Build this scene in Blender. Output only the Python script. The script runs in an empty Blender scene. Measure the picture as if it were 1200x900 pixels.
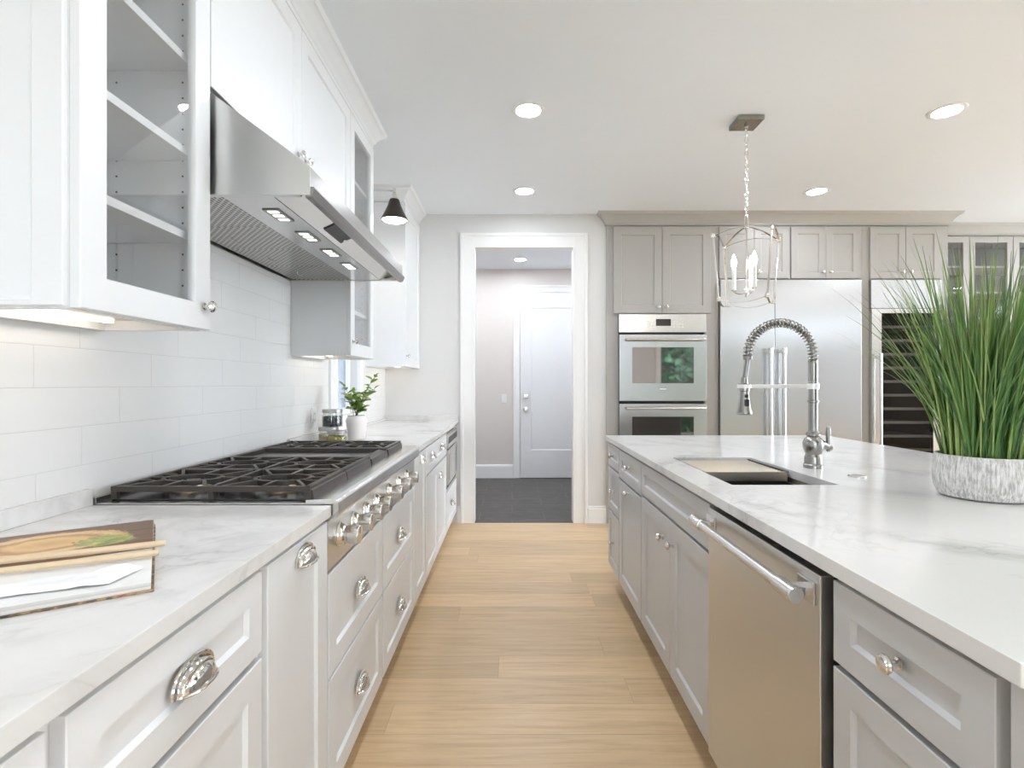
import bpy, bmesh, math, random
from mathutils import Vector, Matrix
random.seed(11)
PI = math.pi
scene = bpy.context.scene
C = scene.collection

# ------------------------------------------------------------------ camera
E = 1.234
cam_d = bpy.data.cameras.new('camera')
cam_d.sensor_width = 36.0
cam_d.sensor_fit = 'HORIZONTAL'
cam_d.lens = 36.0 * 620.0 / 1200.0
cam_d.clip_start = 0.02
cam = bpy.data.objects.new('camera', cam_d)
cam.location = (0, 0, E)
cam.rotation_euler = (PI / 2, 0, 0)
C.objects.link(cam)
scene.camera = cam

# ------------------------------------------------------------------ view
scene.view_settings.view_transform = 'Standard'
scene.view_settings.look = 'None'
scene.view_settings.gamma = 1.0
scene.view_settings.use_curve_mapping = False
scene.view_settings.exposure = 1.60
try:
    scene.cycles.use_denoising = True
    scene.cycles.max_bounces = 12
    scene.cycles.diffuse_bounces = 8
    scene.cycles.glossy_bounces = 5
    scene.cycles.transparent_max_bounces = 16
    scene.cycles.sample_clamp_indirect = 6.0
    scene.cycles.caustics_reflective = False
    scene.cycles.caustics_refractive = False
except Exception:
    pass

# ------------------------------------------------------------------ world (overcast daylight)
SKY = 5.0
world = bpy.data.worlds.new('world')
scene.world = world
world.use_nodes = True
wn = world.node_tree
bg = wn.nodes['Background']
bg.inputs[0].default_value = (0.78, 0.88, 1.0, 1)
bg.inputs[1].default_value = SKY
CAN = 54.0        # radiance of a recessed ceiling light
CANDLE = 22.0

# ------------------------------------------------------------------ materials
def srgb(r, g, b):
    f = lambda c: (c / 255) / 12.92 if c <= 10 else (((c / 255) + 0.055) / 1.055) ** 2.4
    return (f(r), f(g), f(b), 1)

def mat(name, col, rough=0.5, metal=0.0, **kw):
    m = bpy.data.materials.new(name)
    m.use_nodes = True
    p = m.node_tree.nodes['Principled BSDF']
    p.inputs['Base Color'].default_value = (*col[:3], 1)
    p.inputs['Roughness'].default_value = rough
    p.inputs['Metallic'].default_value = metal
    for k, v in kw.items():
        p.inputs[k].default_value = v
    return m

class NT:
    def __init__(s, m):
        s.m = m; s.t = m.node_tree; s.p = s.t.nodes['Principled BSDF']
    def n(s, kind, **kw):
        nd = s.t.nodes.new(kind)
        for k, v in kw.items():
            setattr(nd, k, v)
        return nd
    def l(s, a, b):
        s.t.links.new(a, b)
    def math(s, op, a, b=None, c=None, clamp=False):
        nd = s.n('ShaderNodeMath', operation=op, use_clamp=clamp)
        for i, v in enumerate((a, b, c)):
            if v is None: continue
            if isinstance(v, (int, float)): nd.inputs[i].default_value = v
            else: s.l(v, nd.inputs[i])
        return nd.outputs[0]
    def coords(s, kind='Object', scale=(1, 1, 1), loc=(0, 0, 0), rot=(0, 0, 0)):
        tc = s.n('ShaderNodeTexCoord'); mp = s.n('ShaderNodeMapping')
        mp.inputs['Scale'].default_value = scale
        mp.inputs['Location'].default_value = loc
        mp.inputs['Rotation'].default_value = rot
        s.l(tc.outputs[kind], mp.inputs[0])
        return mp.outputs[0]
    def geo(s, scale=(1, 1, 1)):
        g = s.n('ShaderNodeNewGeometry'); mp = s.n('ShaderNodeMapping')
        mp.inputs['Scale'].default_value = scale
        s.l(g.outputs['Position'], mp.inputs[0])
        return mp.outputs[0]
    def noise(s, vec, scale=5, detail=4, rough=0.5, dist=0.0):
        nd = s.n('ShaderNodeTexNoise')
        nd.inputs['Scale'].default_value = scale
        nd.inputs['Detail'].default_value = detail
        nd.inputs['Roughness'].default_value = rough
        nd.inputs['Distortion'].default_value = dist
        if vec is not None: s.l(vec, nd.inputs['Vector'])
        return nd.outputs[0]
    def ramp(s, fac, stops):
        nd = s.n('ShaderNodeValToRGB')
        e = nd.color_ramp.elements
        while len(e) < len(stops): e.new(0.5)
        for el, (p, c) in zip(e, stops):
            el.position = p; el.color = (*c[:3], 1)
        s.l(fac, nd.inputs[0])
        return nd.outputs[0]
    def mix(s, fac, a, b, mode='MIX'):
        nd = s.n('ShaderNodeMix', data_type='RGBA', blend_type=mode)
        for i, v in ((0, fac), (6, a), (7, b)):
            if isinstance(v, (int, float)): nd.inputs[i].default_value = v
            elif isinstance(v, tuple): nd.inputs[i].default_value = (*v[:3], 1)
            else: s.l(v, nd.inputs[i])
        return nd.outputs[2]
    def bump(s, h, strength=0.2, dist=0.002):
        nd = s.n('ShaderNodeBump')
        nd.inputs['Strength'].default_value = strength
        nd.inputs['Distance'].default_value = dist
        s.l(h, nd.inputs['Height'])
        s.l(nd.outputs[0], s.p.inputs['Normal'])

M = {}
def paint(name, col, rough=0.4):
    m = mat(name, col, rough); t = NT(m)
    t.bump(t.noise(t.geo(), 60, 2), 0.04, 0.001)
    M[name] = m
    return m
paint('white_paint', (0.755, 0.765, 0.778), 0.33)
paint('wall_paint', (0.695, 0.69, 0.685), 0.6)
paint('hall_paint', (0.70, 0.655, 0.62), 0.6)
paint('ceiling_paint', (0.81, 0.845, 0.885), 0.7)
paint('trim_paint', (0.83, 0.83, 0.825), 0.35)
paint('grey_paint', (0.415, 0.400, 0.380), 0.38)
paint('grey_paint_brightened', (0.52, 0.518, 0.520), 0.38)  # the same grey, brightened and cooled to offset weak, warm light on the island
M['cabinet_wood'] = mat('cabinet_wood', (0.70, 0.60, 0.47), 0.45)
M['dark_void'] = mat('dark_void', (0.02, 0.02, 0.02), 0.6)
M['dark_interior'] = mat('dark_interior', (0.11, 0.10, 0.09), 0.6)

def make_quartz():
    m = mat('quartz', (0.78, 0.775, 0.765), 0.16); t = NT(m)
    v = t.geo((1, 1, 1))
    w = t.noise(v, 1.1, 5, 0.6, 1.6)
    a = t.math('ABSOLUTE', t.math('SUBTRACT', w, 0.5))
    vein = t.math('SUBTRACT', 1.0, t.math('MULTIPLY', a, 12.0, clamp=True), clamp=True)
    mask = t.math('MULTIPLY', t.math('SUBTRACT', t.noise(v, 2.3, 3, 0.5), 0.42), 4.0, clamp=True)
    w2 = t.noise(v, 3.1, 4, 0.55, 2.0)
    a2 = t.math('ABSOLUTE', t.math('SUBTRACT', w2, 0.47))
    vein2 = t.math('MULTIPLY', t.math('SUBTRACT', 1.0, t.math('MULTIPLY', a2, 30.0, clamp=True), clamp=True), 0.35)
    f = t.math('ADD', t.math('MULTIPLY', t.math('MULTIPLY', vein, mask), 0.55), t.math('MULTIPLY', vein2, mask))
    cloud = t.noise(v, 1.7, 3, 0.5)
    base = t.mix(cloud, (0.755, 0.745, 0.73), (0.665, 0.655, 0.64))
    t.l(t.mix(f, base, (0.42, 0.41, 0.395)), t.p.inputs['Base Color'])
    M['quartz'] = m
make_quartz()

def make_tile():
    m = mat('wall_tile_glaze', (0.80, 0.795, 0.785), 0.13); t = NT(m)
    g = t.n('ShaderNodeNewGeometry'); sp = t.n('ShaderNodeSeparateXYZ')
    t.l(g.outputs['Position'], sp.inputs[0])
    H, W = 0.1015, 0.406
    r = t.math('DIVIDE', t.math('SUBTRACT', sp.outputs[2], 0.920), H)
    row = t.math('FLOOR', r)
    fr = t.math('FRACT', r)
    u = t.math('DIVIDE', t.math('ADD', t.math('SUBTRACT', sp.outputs[1], 1.25), t.math('MULTIPLY', row, -0.1333)), W)
    fu = t.math('FRACT', t.math('ADD', u, 100.0))
    def edge(f, size):
        d = t.math('MINIMUM', f, t.math('SUBTRACT', 1.0, f))
        return t.math('MULTIPLY', d, size)
    d = t.math('MINIMUM', edge(fr, H), edge(fu, W))
    grout = t.math('SUBTRACT', 1.0, t.math('DIVIDE', d, 0.0016, clamp=True), clamp=True)
    t.l(t.mix(t.math('MULTIPLY', grout, 0.55), (0.84, 0.835, 0.825), (0.58, 0.575, 0.565)), t.p.inputs['Base Color'])
    h = t.math('DIVIDE', d, 0.003, clamp=True)
    hh = t.math('ADD', h, t.math('MULTIPLY', t.noise(t.geo(), 9, 2), 0.25))
    t.bump(hh, 0.35, 0.0012)
    M['wall_tile'] = m
make_tile()

def make_floor():
    m = mat('oak_floor', (0.6, 0.42, 0.27), 0.36); t = NT(m)
    v = t.geo()
    sp = t.n('ShaderNodeSeparateXYZ'); t.l(v, sp.inputs[0])
    H, W = 0.178, 1.9
    r = t.math('DIVIDE', t.math('ADD', sp.outputs[1], 20.03), H)
    row = t.math('FLOOR', r); fr = t.math('FRACT', r)
    wn_ = t.n('ShaderNodeTexWhiteNoise', noise_dimensions='1D'); t.l(row, wn_.inputs['W'])
    u = t.math('ADD', t.math('DIVIDE', sp.outputs[0], W), t.math('MULTIPLY', wn_.outputs[0], 7.0))
    u = t.math('ADD', u, 50.0)
    col = t.math('FLOOR', u); fu = t.math('FRACT', u)
    cv = t.n('ShaderNodeCombineXYZ'); t.l(row, cv.inputs[0]); t.l(col, cv.inputs[1])
    w2 = t.n('ShaderNodeTexWhiteNoise', noise_dimensions='2D'); t.l(cv.outputs[0], w2.inputs['Vector'])
    dr = t.math('MULTIPLY', t.math('MINIMUM', fr, t.math('SUBTRACT', 1.0, fr)), H)
    du = t.math('MULTIPLY', t.math('MINIMUM', fu, t.math('SUBTRACT', 1.0, fu)), W)
    d = t.math('MINIMUM', dr, du)
    gap = t.math('SUBTRACT', 1.0, t.math('DIVIDE', d, 0.0014, clamp=True), clamp=True)
    # grain: long along x, shifted per board
    sh = t.n('ShaderNodeCombineXYZ')
    t.l(t.math('MULTIPLY', sp.outputs[0], 1.0), sh.inputs[0])
    t.l(t.math('MULTIPLY', sp.outputs[1], 16.0), sh.inputs[1])
    t.l(t.math('MULTIPLY', w2.outputs[0], 40.0), sh.inputs[2])
    gr = t.noise(sh.outputs[0], 2.6, 6, 0.62, 0.6)
    sh2 = t.n('ShaderNodeCombineXYZ')
    t.l(t.math('MULTIPLY', sp.outputs[0], 5.0), sh2.inputs[0])
    t.l(t.math('MULTIPLY', sp.outputs[1], 180.0), sh2.inputs[1])
    t.l(t.math('MULTIPLY', w2.outputs[0], 40.0), sh2.inputs[2])
    fine = t.noise(sh2.outputs[0], 1.5, 3, 0.6)
    c = t.ramp(gr, [(0.30, (0.545, 0.37, 0.205)), (0.5, (0.655, 0.47, 0.275)), (0.72, (0.73, 0.545, 0.335))])
    tone = t.math('ADD', 0.84, t.math('MULTIPLY', w2.outputs[0], 0.26))
    tn = t.n('ShaderNodeCombineColor'); [t.l(tone, tn.inputs[i]) for i in range(3)]
    c = t.mix(1.0, c, tn.outputs[0], 'MULTIPLY')
    c = t.mix(t.math('MULTIPLY', fine, 0.22), c, (0.42, 0.28, 0.16))
    c = t.mix(t.math('MULTIPLY', gap, 0.6), c, (0.22, 0.14, 0.08))
    # knots
    vo = t.n('ShaderNodeTexVoronoi'); vo.inputs['Scale'].default_value = 1.0
    kv = t.n('ShaderNodeCombineXYZ'); t.l(t.math('MULTIPLY', sp.outputs[0], 1.1), kv.inputs[0]); t.l(t.math('MULTIPLY', sp.outputs[1], 2.6), kv.inputs[1])
    t.l(kv.outputs[0], vo.inputs['Vector'])
    kn = t.math('SUBTRACT', 1.0, t.math('DIVIDE', vo.outputs['Distance'], 0.035, clamp=True), clamp=True)
    c = t.mix(t.math('MULTIPLY', kn, 0.6), c, (0.20, 0.11, 0.05))
    t.l(c, t.p.inputs['Base Color'])
    t.bump(t.math('SUBTRACT', t.math('MULTIPLY', fine, 0.15), gap), 0.15, 0.001)
    M['oak_floor'] = m
make_floor()

def make_slate():
    m = mat('slate_tile', (0.06, 0.055, 0.052), 0.45); t = NT(m)
    br = t.n('ShaderNodeTexBrick')
    br.inputs['Scale'].default_value = 1.0
    br.inputs['Brick Width'].default_value = 0.6
    br.inputs['Row Height'].default_value = 0.3
    br.inputs['Mortar Size'].default_value = 0.004
    t.l(t.geo(), br.inputs['Vector'])
    n = t.noise(t.geo((1, 3, 1)), 7, 6, 0.65, 0.8)
    c = t.ramp(n, [(0.3, (0.040, 0.036, 0.034)), (0.55, (0.075, 0.068, 0.063)), (0.8, (0.13, 0.118, 0.11))])
    t.l(t.mix(t.math('MULTIPLY', br.outputs['Fac'], 0.6), c, (0.16, 0.15, 0.14)), t.p.inputs['Base Color'])
    M['slate_tile'] = m
make_slate()

def steel(name, col=(0.60, 0.595, 0.58), rough=0.27, grain=(400, 400, 6), strength=0.10):
    m = mat(name, col, rough, 1.0); t = NT(m)
    n = t.noise(t.coords('Object', grain), 1.0, 2)
    t.bump(n, strength, 0.0006)
    M[name] = m
    return t
def brushed(name, col, rough, aniso, tan):
    bs = steel(name, col, rough, (3, 3, 3), 0.01)
    bs.p.inputs['Anisotropic'].default_value = aniso
    tv = bs.n('ShaderNodeCombineXYZ')
    for i_ in range(3): tv.inputs[i_].default_value = tan[i_]
    bs.l(tv.outputs[0], bs.p.inputs['Tangent'])
brushed('brushed_steel', (0.50, 0.505, 0.51), 0.24, 0.75, (1, 0, 0))
brushed('brushed_steel_side', (0.66, 0.655, 0.64), 0.30, 0.5, (0, 1, 0))
steel('hood_steel_dimmed', (0.42, 0.41, 0.395), 0.32, (3, 400, 400), 0.08)  # hood steel darkened for the lip, to paint in a dimmer reflection
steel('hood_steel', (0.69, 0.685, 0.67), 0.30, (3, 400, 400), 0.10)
steel('satin_steel', (0.66, 0.65, 0.63), 0.22, (60, 60, 60), 0.02)
steel('dark_steel', (0.30, 0.29, 0.28), 0.33, (80, 80, 80), 0.03)
M['nickel'] = mat('nickel', (0.74, 0.72, 0.69), 0.10, 1.0)
M['faucet_nickel'] = mat('faucet_nickel', (0.34, 0.33, 0.315), 0.27, 1.0)
M['pale_steel'] = mat('pale_steel', (0.86, 0.86, 0.85), 0.5, 1.0)
M['cast_iron'] = mat('cast_iron', (0.042, 0.034, 0.028), 0.42)
M['lid_steel'] = mat('lid_steel', (0.40, 0.385, 0.36), 0.35, 1.0)
M['enamel_black'] = mat('enamel_black', (0.015, 0.015, 0.015), 0.18)
M['brass'] = mat('brass', (0.62, 0.48, 0.28), 0.35, 1.0)
M['black_plastic'] = mat('black_plastic', (0.012, 0.012, 0.012), 0.35)
M['oven_glass'] = mat('oven_glass', (0.36, 0.34, 0.34), 0.03, 0.9)
M['dark_oven_glass'] = mat('dark_oven_glass', (0.13, 0.125, 0.115), 0.03, 0.9)
M['bronze'] = mat('bronze', (0.055, 0.045, 0.038), 0.38, 0.6)
M['ceramic'] = mat('ceramic', (0.78, 0.74, 0.72), 0.35)
M['plastic_white'] = mat('plastic_white', (0.80, 0.80, 0.79), 0.35)
M['candle_sleeve'] = mat('candle_sleeve', (0.83, 0.82, 0.79), 0.45)
M['wood_spoon'] = mat('wood_spoon', (0.68, 0.53, 0.35), 0.5)
M['cloth_white'] = mat('cloth_white', (0.82, 0.83, 0.84), 0.85)
M['soil'] = mat('soil', (0.05, 0.04, 0.03), 0.9)
M['bark'] = mat('bark', (0.16, 0.11, 0.07), 0.9)
M['lawn'] = mat('lawn', (0.10, 0.20, 0.06), 0.9)

def make_emit(name, col, strength):
    m = bpy.data.materials.new(name); m.use_nodes = True
    p = m.node_tree.nodes['Principled BSDF']
    p.inputs['Base Color'].default_value = (0.9, 0.9, 0.9, 1)
    p.inputs['Emission Color'].default_value = (*col, 1)
    p.inputs['Emission Strength'].default_value = strength
    M[name] = m
make_emit('can_glow', (0.90, 0.955, 1.04), CAN)
make_emit('bulb_glow', (1.0, 0.93, 0.82), CANDLE)
make_emit('sconce_glow', (1.0, 0.95, 0.86), 12.0)
make_emit('hood_led', (1.0, 0.96, 0.88), 1.3)
make_emit('strip_led', (1.0, 0.91, 0.80), 1.6)

def make_glass(name, tint=(1, 1, 1), refl=1.0):
    m = bpy.data.materials.new(name); m.use_nodes = True
    t = m.node_tree; t.nodes.clear()
    o = t.nodes.new('ShaderNodeOutputMaterial'); mx = t.nodes.new('ShaderNodeMixShader')
    tr = t.nodes.new('ShaderNodeBsdfTransparent'); gl = t.nodes.new('ShaderNodeBsdfGlossy')
    fr = t.nodes.new('ShaderNodeFresnel')
    ge = t.nodes.new('ShaderNodeNewGeometry'); io = t.nodes.new('ShaderNodeMath'); io.operation = 'MULTIPLY_ADD'
    io.inputs[1].default_value = 1 / 1.5 - 1.5; io.inputs[2].default_value = 1.5
    t.links.new(ge.outputs['Backfacing'], io.inputs[0]); t.links.new(io.outputs[0], fr.inputs[0])
    tr.inputs[0].default_value = (*tint, 1); gl.inputs['Roughness'].default_value = 0.015
    mu = t.nodes.new('ShaderNodeMath'); mu.operation = 'MULTIPLY'; mu.inputs[1].default_value = refl
    t.links.new(fr.outputs[0], mu.inputs[0]); t.links.new(mu.outputs[0], mx.inputs[0])
    t.links.new(tr.outputs[0], mx.inputs[1]); t.links.new(gl.outputs[0], mx.inputs[2])
    t.links.new(mx.outputs[0], o.inputs[0])
    M[name] = m
make_glass('clear_glass', (0.985, 0.988, 0.986), 1.2)
make_glass('dimmed_glass', (0.36, 0.37, 0.385), 0.6)  # pane darkened to cut the skylight entering by the left window
make_glass('jar_glass', (0.93, 0.94, 0.93), 1.0)
make_glass('smoked_glass', (0.62, 0.61, 0.60), 0.6)

def make_pot():
    m = mat('carved_pot', (0.6, 0.59, 0.57), 0.85); t = NT(m)
    n = t.noise(t.coords('Object', (230, 230, 30)), 1.0, 3, 0.6)
    n2 = t.noise(t.coords('Object', (30, 30, 45)), 1.0, 4, 0.7)
    h = t.math('ADD', t.math('MULTIPLY', n, 0.7), t.math('MULTIPLY', n2, 0.3))
    t.l(t.ramp(h, [(0.40, (0.40, 0.39, 0.375)), (0.52, (0.64, 0.63, 0.61)), (0.62, (0.76, 0.755, 0.74))]), t.p.inputs['Base Color'])
    t.bump(h, 0.6, 0.004)
    M['carved_pot'] = m
make_pot()

def make_leaf(name, a, b, c, tip=None):
    m = mat(name, a, 0.45); t = NT(m)
    g = t.n('ShaderNodeNewGeometry')
    col = t.ramp(g.outputs['Random Per Island'], [(0.0, a), (0.5, b), (1.0, c)])
    if tip is not None:
        at = t.n('ShaderNodeAttribute', attribute_name='along')
        f = t.math('MULTIPLY', t.math('SUBTRACT', at.outputs['Fac'], 0.80), 3.5, clamp=True)
        col = t.mix(t.math('MULTIPLY', f, 0.6), col, tip)
    t.l(col, t.p.inputs['Base Color'])
    M[name] = m
make_leaf('grass_blade', (0.035, 0.10, 0.03), (0.11, 0.23, 0.05), (0.34, 0.44, 0.14), (0.42, 0.33, 0.20))
make_leaf('plant_leaf', (0.08, 0.19, 0.025), (0.19, 0.32, 0.05), (0.34, 0.44, 0.10))
make_leaf('tree_leaf', (0.015, 0.07, 0.03), (0.04, 0.15, 0.07), (0.09, 0.26, 0.13))
make_leaf('dark_beans', (0.010, 0.012, 0.018), (0.025, 0.03, 0.042), (0.07, 0.08, 0.10))
make_leaf('split_peas', (0.33, 0.27, 0.03), (0.46, 0.38, 0.06), (0.56, 0.50, 0.12))
make_leaf('pale_grain', (0.50, 0.38, 0.18), (0.60, 0.48, 0.28), (0.68, 0.58, 0.38))

def make_photo_page():
    m = mat('photo_page', (0.2, 0.1, 0.05), 0.35); t = NT(m)
    tc = t.n('ShaderNodeTexCoord'); sp = t.n('ShaderNodeSeparateXYZ'); t.l(tc.outputs['Object'], sp.inputs[0])
    x, y = sp.outputs[0], sp.outputs[1]
    def ell(cx, cy, rx, ry):
        a = t.math('DIVIDE', t.math('SUBTRACT', x, cx), rx); b = t.math('DIVIDE', t.math('SUBTRACT', y, cy), ry)
        return t.math('SQRT', t.math('ADD', t.math('MULTIPLY', a, a), t.math('MULTIPLY', b, b)))
    n = t.noise(t.coords('Object', (1, 1, 1)), 28, 5, 0.65, 1.0)
    wood = t.ramp(t.noise(t.coords('Object', (6, 40, 1)), 1.5, 4), [(0.3, (0.085, 0.035, 0.015)), (0.7, (0.21, 0.10, 0.045))])
    e = t.math('ADD', ell(-0.165, 0.115, 0.125, 0.085), t.math('MULTIPLY', t.math('SUBTRACT', n, 0.5), 0.35))
    bread = t.ramp(e, [(0.0, (0.55, 0.30, 0.10)), (0.45, (0.72, 0.47, 0.18)), (0.62, (0.42, 0.19, 0.06)), (0.80, (0.76, 0.55, 0.27)), (0.97, (0.60, 0.33, 0.12))])
    c = t.mix(t.math('LESS_THAN', e, 0.99), wood, bread)
    e2 = t.math('ADD', ell(-0.075, 0.085, 0.055, 0.05), t.math('MULTIPLY', t.math('SUBTRACT', n, 0.5), 1.6))
    c = t.mix(t.math('LESS_THAN', e2, 0.85), c, t.ramp(n, [(0.35, (0.12, 0.16, 0.02)), (0.55, (0.42, 0.42, 0.10)), (0.7, (0.62, 0.55, 0.22))]))
    t.l(c, t.p.inputs['Base Color'])
    M['photo_page'] = m
make_photo_page()

def make_text_page():
    m = mat('text_page', (0.78, 0.78, 0.77), 0.5)
    M['text_page'] = m
    m2 = mat('page_edges', (0.62, 0.60, 0.57), 0.7); t = NT(m2)
    n = t.noise(t.coords('Object', (3, 3, 900)), 1.0, 2)
    t.l(t.ramp(n, [(0.35, (0.45, 0.43, 0.40)), (0.65, (0.72, 0.70, 0.67))]), t.p.inputs['Base Color'])
    M['page_edges'] = m2
    m3 = mat('book_cover', (0.14, 0.075, 0.04), 0.4); t = NT(m3)
    n = t.noise(t.coords('Object', (1, 1, 1)), 45, 3, 0.6)
    t.l(t.ramp(n, [(0.35, (0.05, 0.035, 0.02)), (0.5, (0.16, 0.085, 0.04)), (0.58, (0.42, 0.28, 0.14)), (0.68, (0.30, 0.05, 0.03))]), t.p.inputs['Base Color'])
    M['book_cover'] = m3
make_text_page()

def make_mesh_filter():
    m = mat('filter_mesh', (0.62, 0.60, 0.57), 0.32, 1.0); t = NT(m)
    v = t.coords('Object', (1, 1, 1))
    sp = t.n('ShaderNodeSeparateXYZ'); t.l(v, sp.inputs[0])
    # rows of slots, staggered
    ry = t.math('DIVIDE', sp.outputs[1], 0.011); row = t.math('FLOOR', ry)
    fy = t.math('FRACT', ry)
    off = t.math('MULTIPLY', t.math('MODULO', t.math('ABSOLUTE', row), 2.0), 0.5)
    fx = t.math('FRACT', t.math('ADD', t.math('DIVIDE', sp.outputs[0], 0.026), off))
    a = t.math('MULTIPLY', t.math('LESS_THAN', t.math('ABSOLUTE', t.math('SUBTRACT', fx, 0.5)), 0.34),
               t.math('LESS_THAN', t.math('ABSOLUTE', t.math('SUBTRACT', fy, 0.5)), 0.27))
    t.l(t.mix(a, (0.62, 0.60, 0.57), (0.06, 0.055, 0.05)), t.p.inputs['Base Color'])
    t.bump(t.math('SUBTRACT', 1.0, a), 0.6, 0.003)
    M['filter_mesh'] = m
make_mesh_filter()

# ------------------------------------------------------------------ mesh helpers
def box(bm, x0, x1, y0, y1, z0, z1, bev=0.0, seg=2):
    vs = [bm.verts.new((x, y, z)) for x in (x0, x1) for y in (y0, y1) for z in (z0, z1)]
    q = ((0, 1, 3, 2), (4, 6, 7, 5), (0, 4, 5, 1), (2, 3, 7, 6), (0, 2, 6, 4), (1, 5, 7, 3))
    fs = [bm.faces.new([vs[i] for i in f]) for f in q]
    if bev > 0:
        es = list({e for f in fs for e in f.edges})
        bmesh.ops.bevel(bm, geom=es, offset=bev, segments=seg, affect='EDGES', profile=0.5)

def prism(bm, pts, axis, a0, a1, bev=0.0):
    """pts: 2-D outline (counter-clockwise), extruded along axis x/y/z between a0 and a1"""
    def P(p, a):
        return {'x': (a, p[0], p[1]), 'y': (p[0], a, p[1]), 'z': (p[0], p[1], a)}[axis]
    A = [bm.verts.new(P(p, a0)) for p in pts]; B = [bm.verts.new(P(p, a1)) for p in pts]
    n = len(pts)
    fs = [bm.faces.new(A[::-1]), bm.faces.new(B)]
    for i in range(n):
        fs.append(bm.faces.new((A[i], A[(i + 1) % n], B[(i + 1) % n], B[i])))
    if bev > 0:
        es = list({e for f in fs for e in f.edges})
        bmesh.ops.bevel(bm, geom=es, offset=bev, segments=2, affect='EDGES', profile=0.5)

def tube(bm, pts, r, seg=10, cap=True, closed=False):
    pts = [Vector(p) for p in pts]
    n = len(pts)
    rs = r if isinstance(r, (list, tuple)) else [r] * n
    rings = []
    up = None
    for i, p in enumerate(pts):
        a = pts[(i - 1) % n] if (i > 0 or closed) else pts[i]
        b = pts[(i + 1) % n] if (i < n - 1 or closed) else pts[i]
        tdir = (b - a).normalized()
        if up is None:
            up = Vector((0, 0, 1)) if abs(tdir.z) < 0.9 else Vector((1, 0, 0))
        s = tdir.cross(up)
        if s.length < 1e-5:
            s = tdir.cross(Vector((0.3, 1, 0.2)))
        s.normalize(); up = s.cross(tdir).normalized()
        rings.append([bm.verts.new(p + rs[i] * (math.cos(2 * PI * k / seg) * s + math.sin(2 * PI * k / seg) * up)) for k in range(seg)])
    m = n if closed else n - 1
    for i in range(m):
        A, B = rings[i], rings[(i + 1) % n]
        # find best twist for closed loops
        sh = 0
        if closed and i == n - 1:
            sh = min(range(seg), key=lambda q: (A[0].co - B[q].co).length)
        for k in range(seg):
            bm.faces.new((A[k], A[(k + 1) % seg], B[(k + 1 + sh) % seg], B[(k + sh) % seg]))
    if cap and not closed:
        bm.faces.new(rings[0][::-1]); bm.faces.new(rings[-1])

def lathe(bm, prof, origin=(0, 0, 0), axis=(0, 0, 1), seg=24):
    """prof: list of (radius, height) along axis"""
    ax = Vector(axis).normalized()
    o = Vector(origin)
    s = ax.cross(Vector((0, 0, 1)) if abs(ax.z) < 0.9 else Vector((1, 0, 0))).normalized()
    t = ax.cross(s)
    rings = []
    for r, h in prof:
        if r < 1e-6:
            rings.append([bm.verts.new(o + ax * h)])
        else:
            rings.append([bm.verts.new(o + ax * h + r * (math.cos(2 * PI * k / seg) * s + math.sin(2 * PI * k / seg) * t)) for k in range(seg)])
    for A, B in zip(rings[:-1], rings[1:]):
        for k in range(seg):
            k2 = (k + 1) % seg
            if len(A) == 1 and len(B) == 1: continue
            if len(A) == 1: bm.faces.new((A[0], B[k2], B[k]))
            elif len(B) == 1: bm.faces.new((A[k], A[k2], B[0]))
            else: bm.faces.new((A[k], A[k2], B[k2], B[k]))
    if len(rings[0]) > 1: bm.faces.new(rings[0][::-1])
    if len(rings[-1]) > 1: bm.faces.new(rings[-1])

def sweep(bm, path, prof, side=1):
    """profile (out, z) swept along a plan polyline with mitred corners; out is to the right of travel when side=1"""
    pts = [Vector((p[0], p[1])) for p in path]
    n = len(pts); rings = []
    for i in range(n):
        ns = []
        if i > 0: d = (pts[i] - pts[i - 1]).normalized(); ns.append(Vector((d.y, -d.x)))
        if i < n - 1: d = (pts[i + 1] - pts[i]).normalized(); ns.append(Vector((d.y, -d.x)))
        if len(ns) == 2:
            mv = (ns[0] + ns[1]); mv = mv / max(1e-6, mv.length_squared) * 2
        else:
            mv = ns[0]
        mv = mv * side
        rings.append([bm.verts.new((pts[i].x + mv.x * o, pts[i].y + mv.y * o, z)) for o, z in prof])
    k = len(prof)
    for A, B in zip(rings[:-1], rings[1:]):
        for j in range(k):
            bm.faces.new((A[j], A[(j + 1) % k], B[(j + 1) % k], B[j]))
    bm.faces.new(rings[0][::-1]); bm.faces.new(rings[-1])

def shaker(bm, x0, x1, z0, z1, yf=-0.02, th=0.02, st=0.06, rec=0.008, bev=0.006, top=None, bot=None, hole=False, yb=None):
    """framed door or drawer front: frame with a recessed panel (or an opening)"""
    top = st if top is None else top; bot = st if bot is None else bot
    yb = yf + th
    e = 0.0015
    def ring(a0, a1, b0, b1, y):
        return [bm.verts.new((a0, y, b0)), bm.verts.new((a1, y, b0)), bm.verts.new((a1, y, b1)), bm.verts.new((a0, y, b1))]
    def join(A, B):
        for i in range(4):
            bm.faces.new((A[i], A[(i + 1) % 4], B[(i + 1) % 4], B[i]))
    R0 = ring(x0, x1, z0, z1, yb)
    R1 = ring(x0, x1, z0, z1, yf + e)
    R2 = ring(x0 + e, x1 - e, z0 + e, z1 - e, yf)
    R3 = ring(x0 + st, x1 - st, z0 + bot, z1 - top, yf)
    join(R0, R1); join(R1, R2); join(R2, R3)
    if hole:
        R4 = ring(x0 + st + bev * .6, x1 - st - bev * .6, z0 + bot + bev * .6, z1 - top - bev * .6, yf + rec)
        R5 = ring(x0 + st + bev * .6, x1 - st - bev * .6, z0 + bot + bev * .6, z1 - top - bev * .6, yb)
        join(R3, R4); join(R4, R5); join(R5, R0)
    else:
        R4 = ring(x0 + st + bev, x1 - st - bev, z0 + bot + bev, z1 - top - bev, yf + rec)
        join(R3, R4)
        bm.faces.new(R4); bm.faces.new(R0[::-1])

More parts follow.
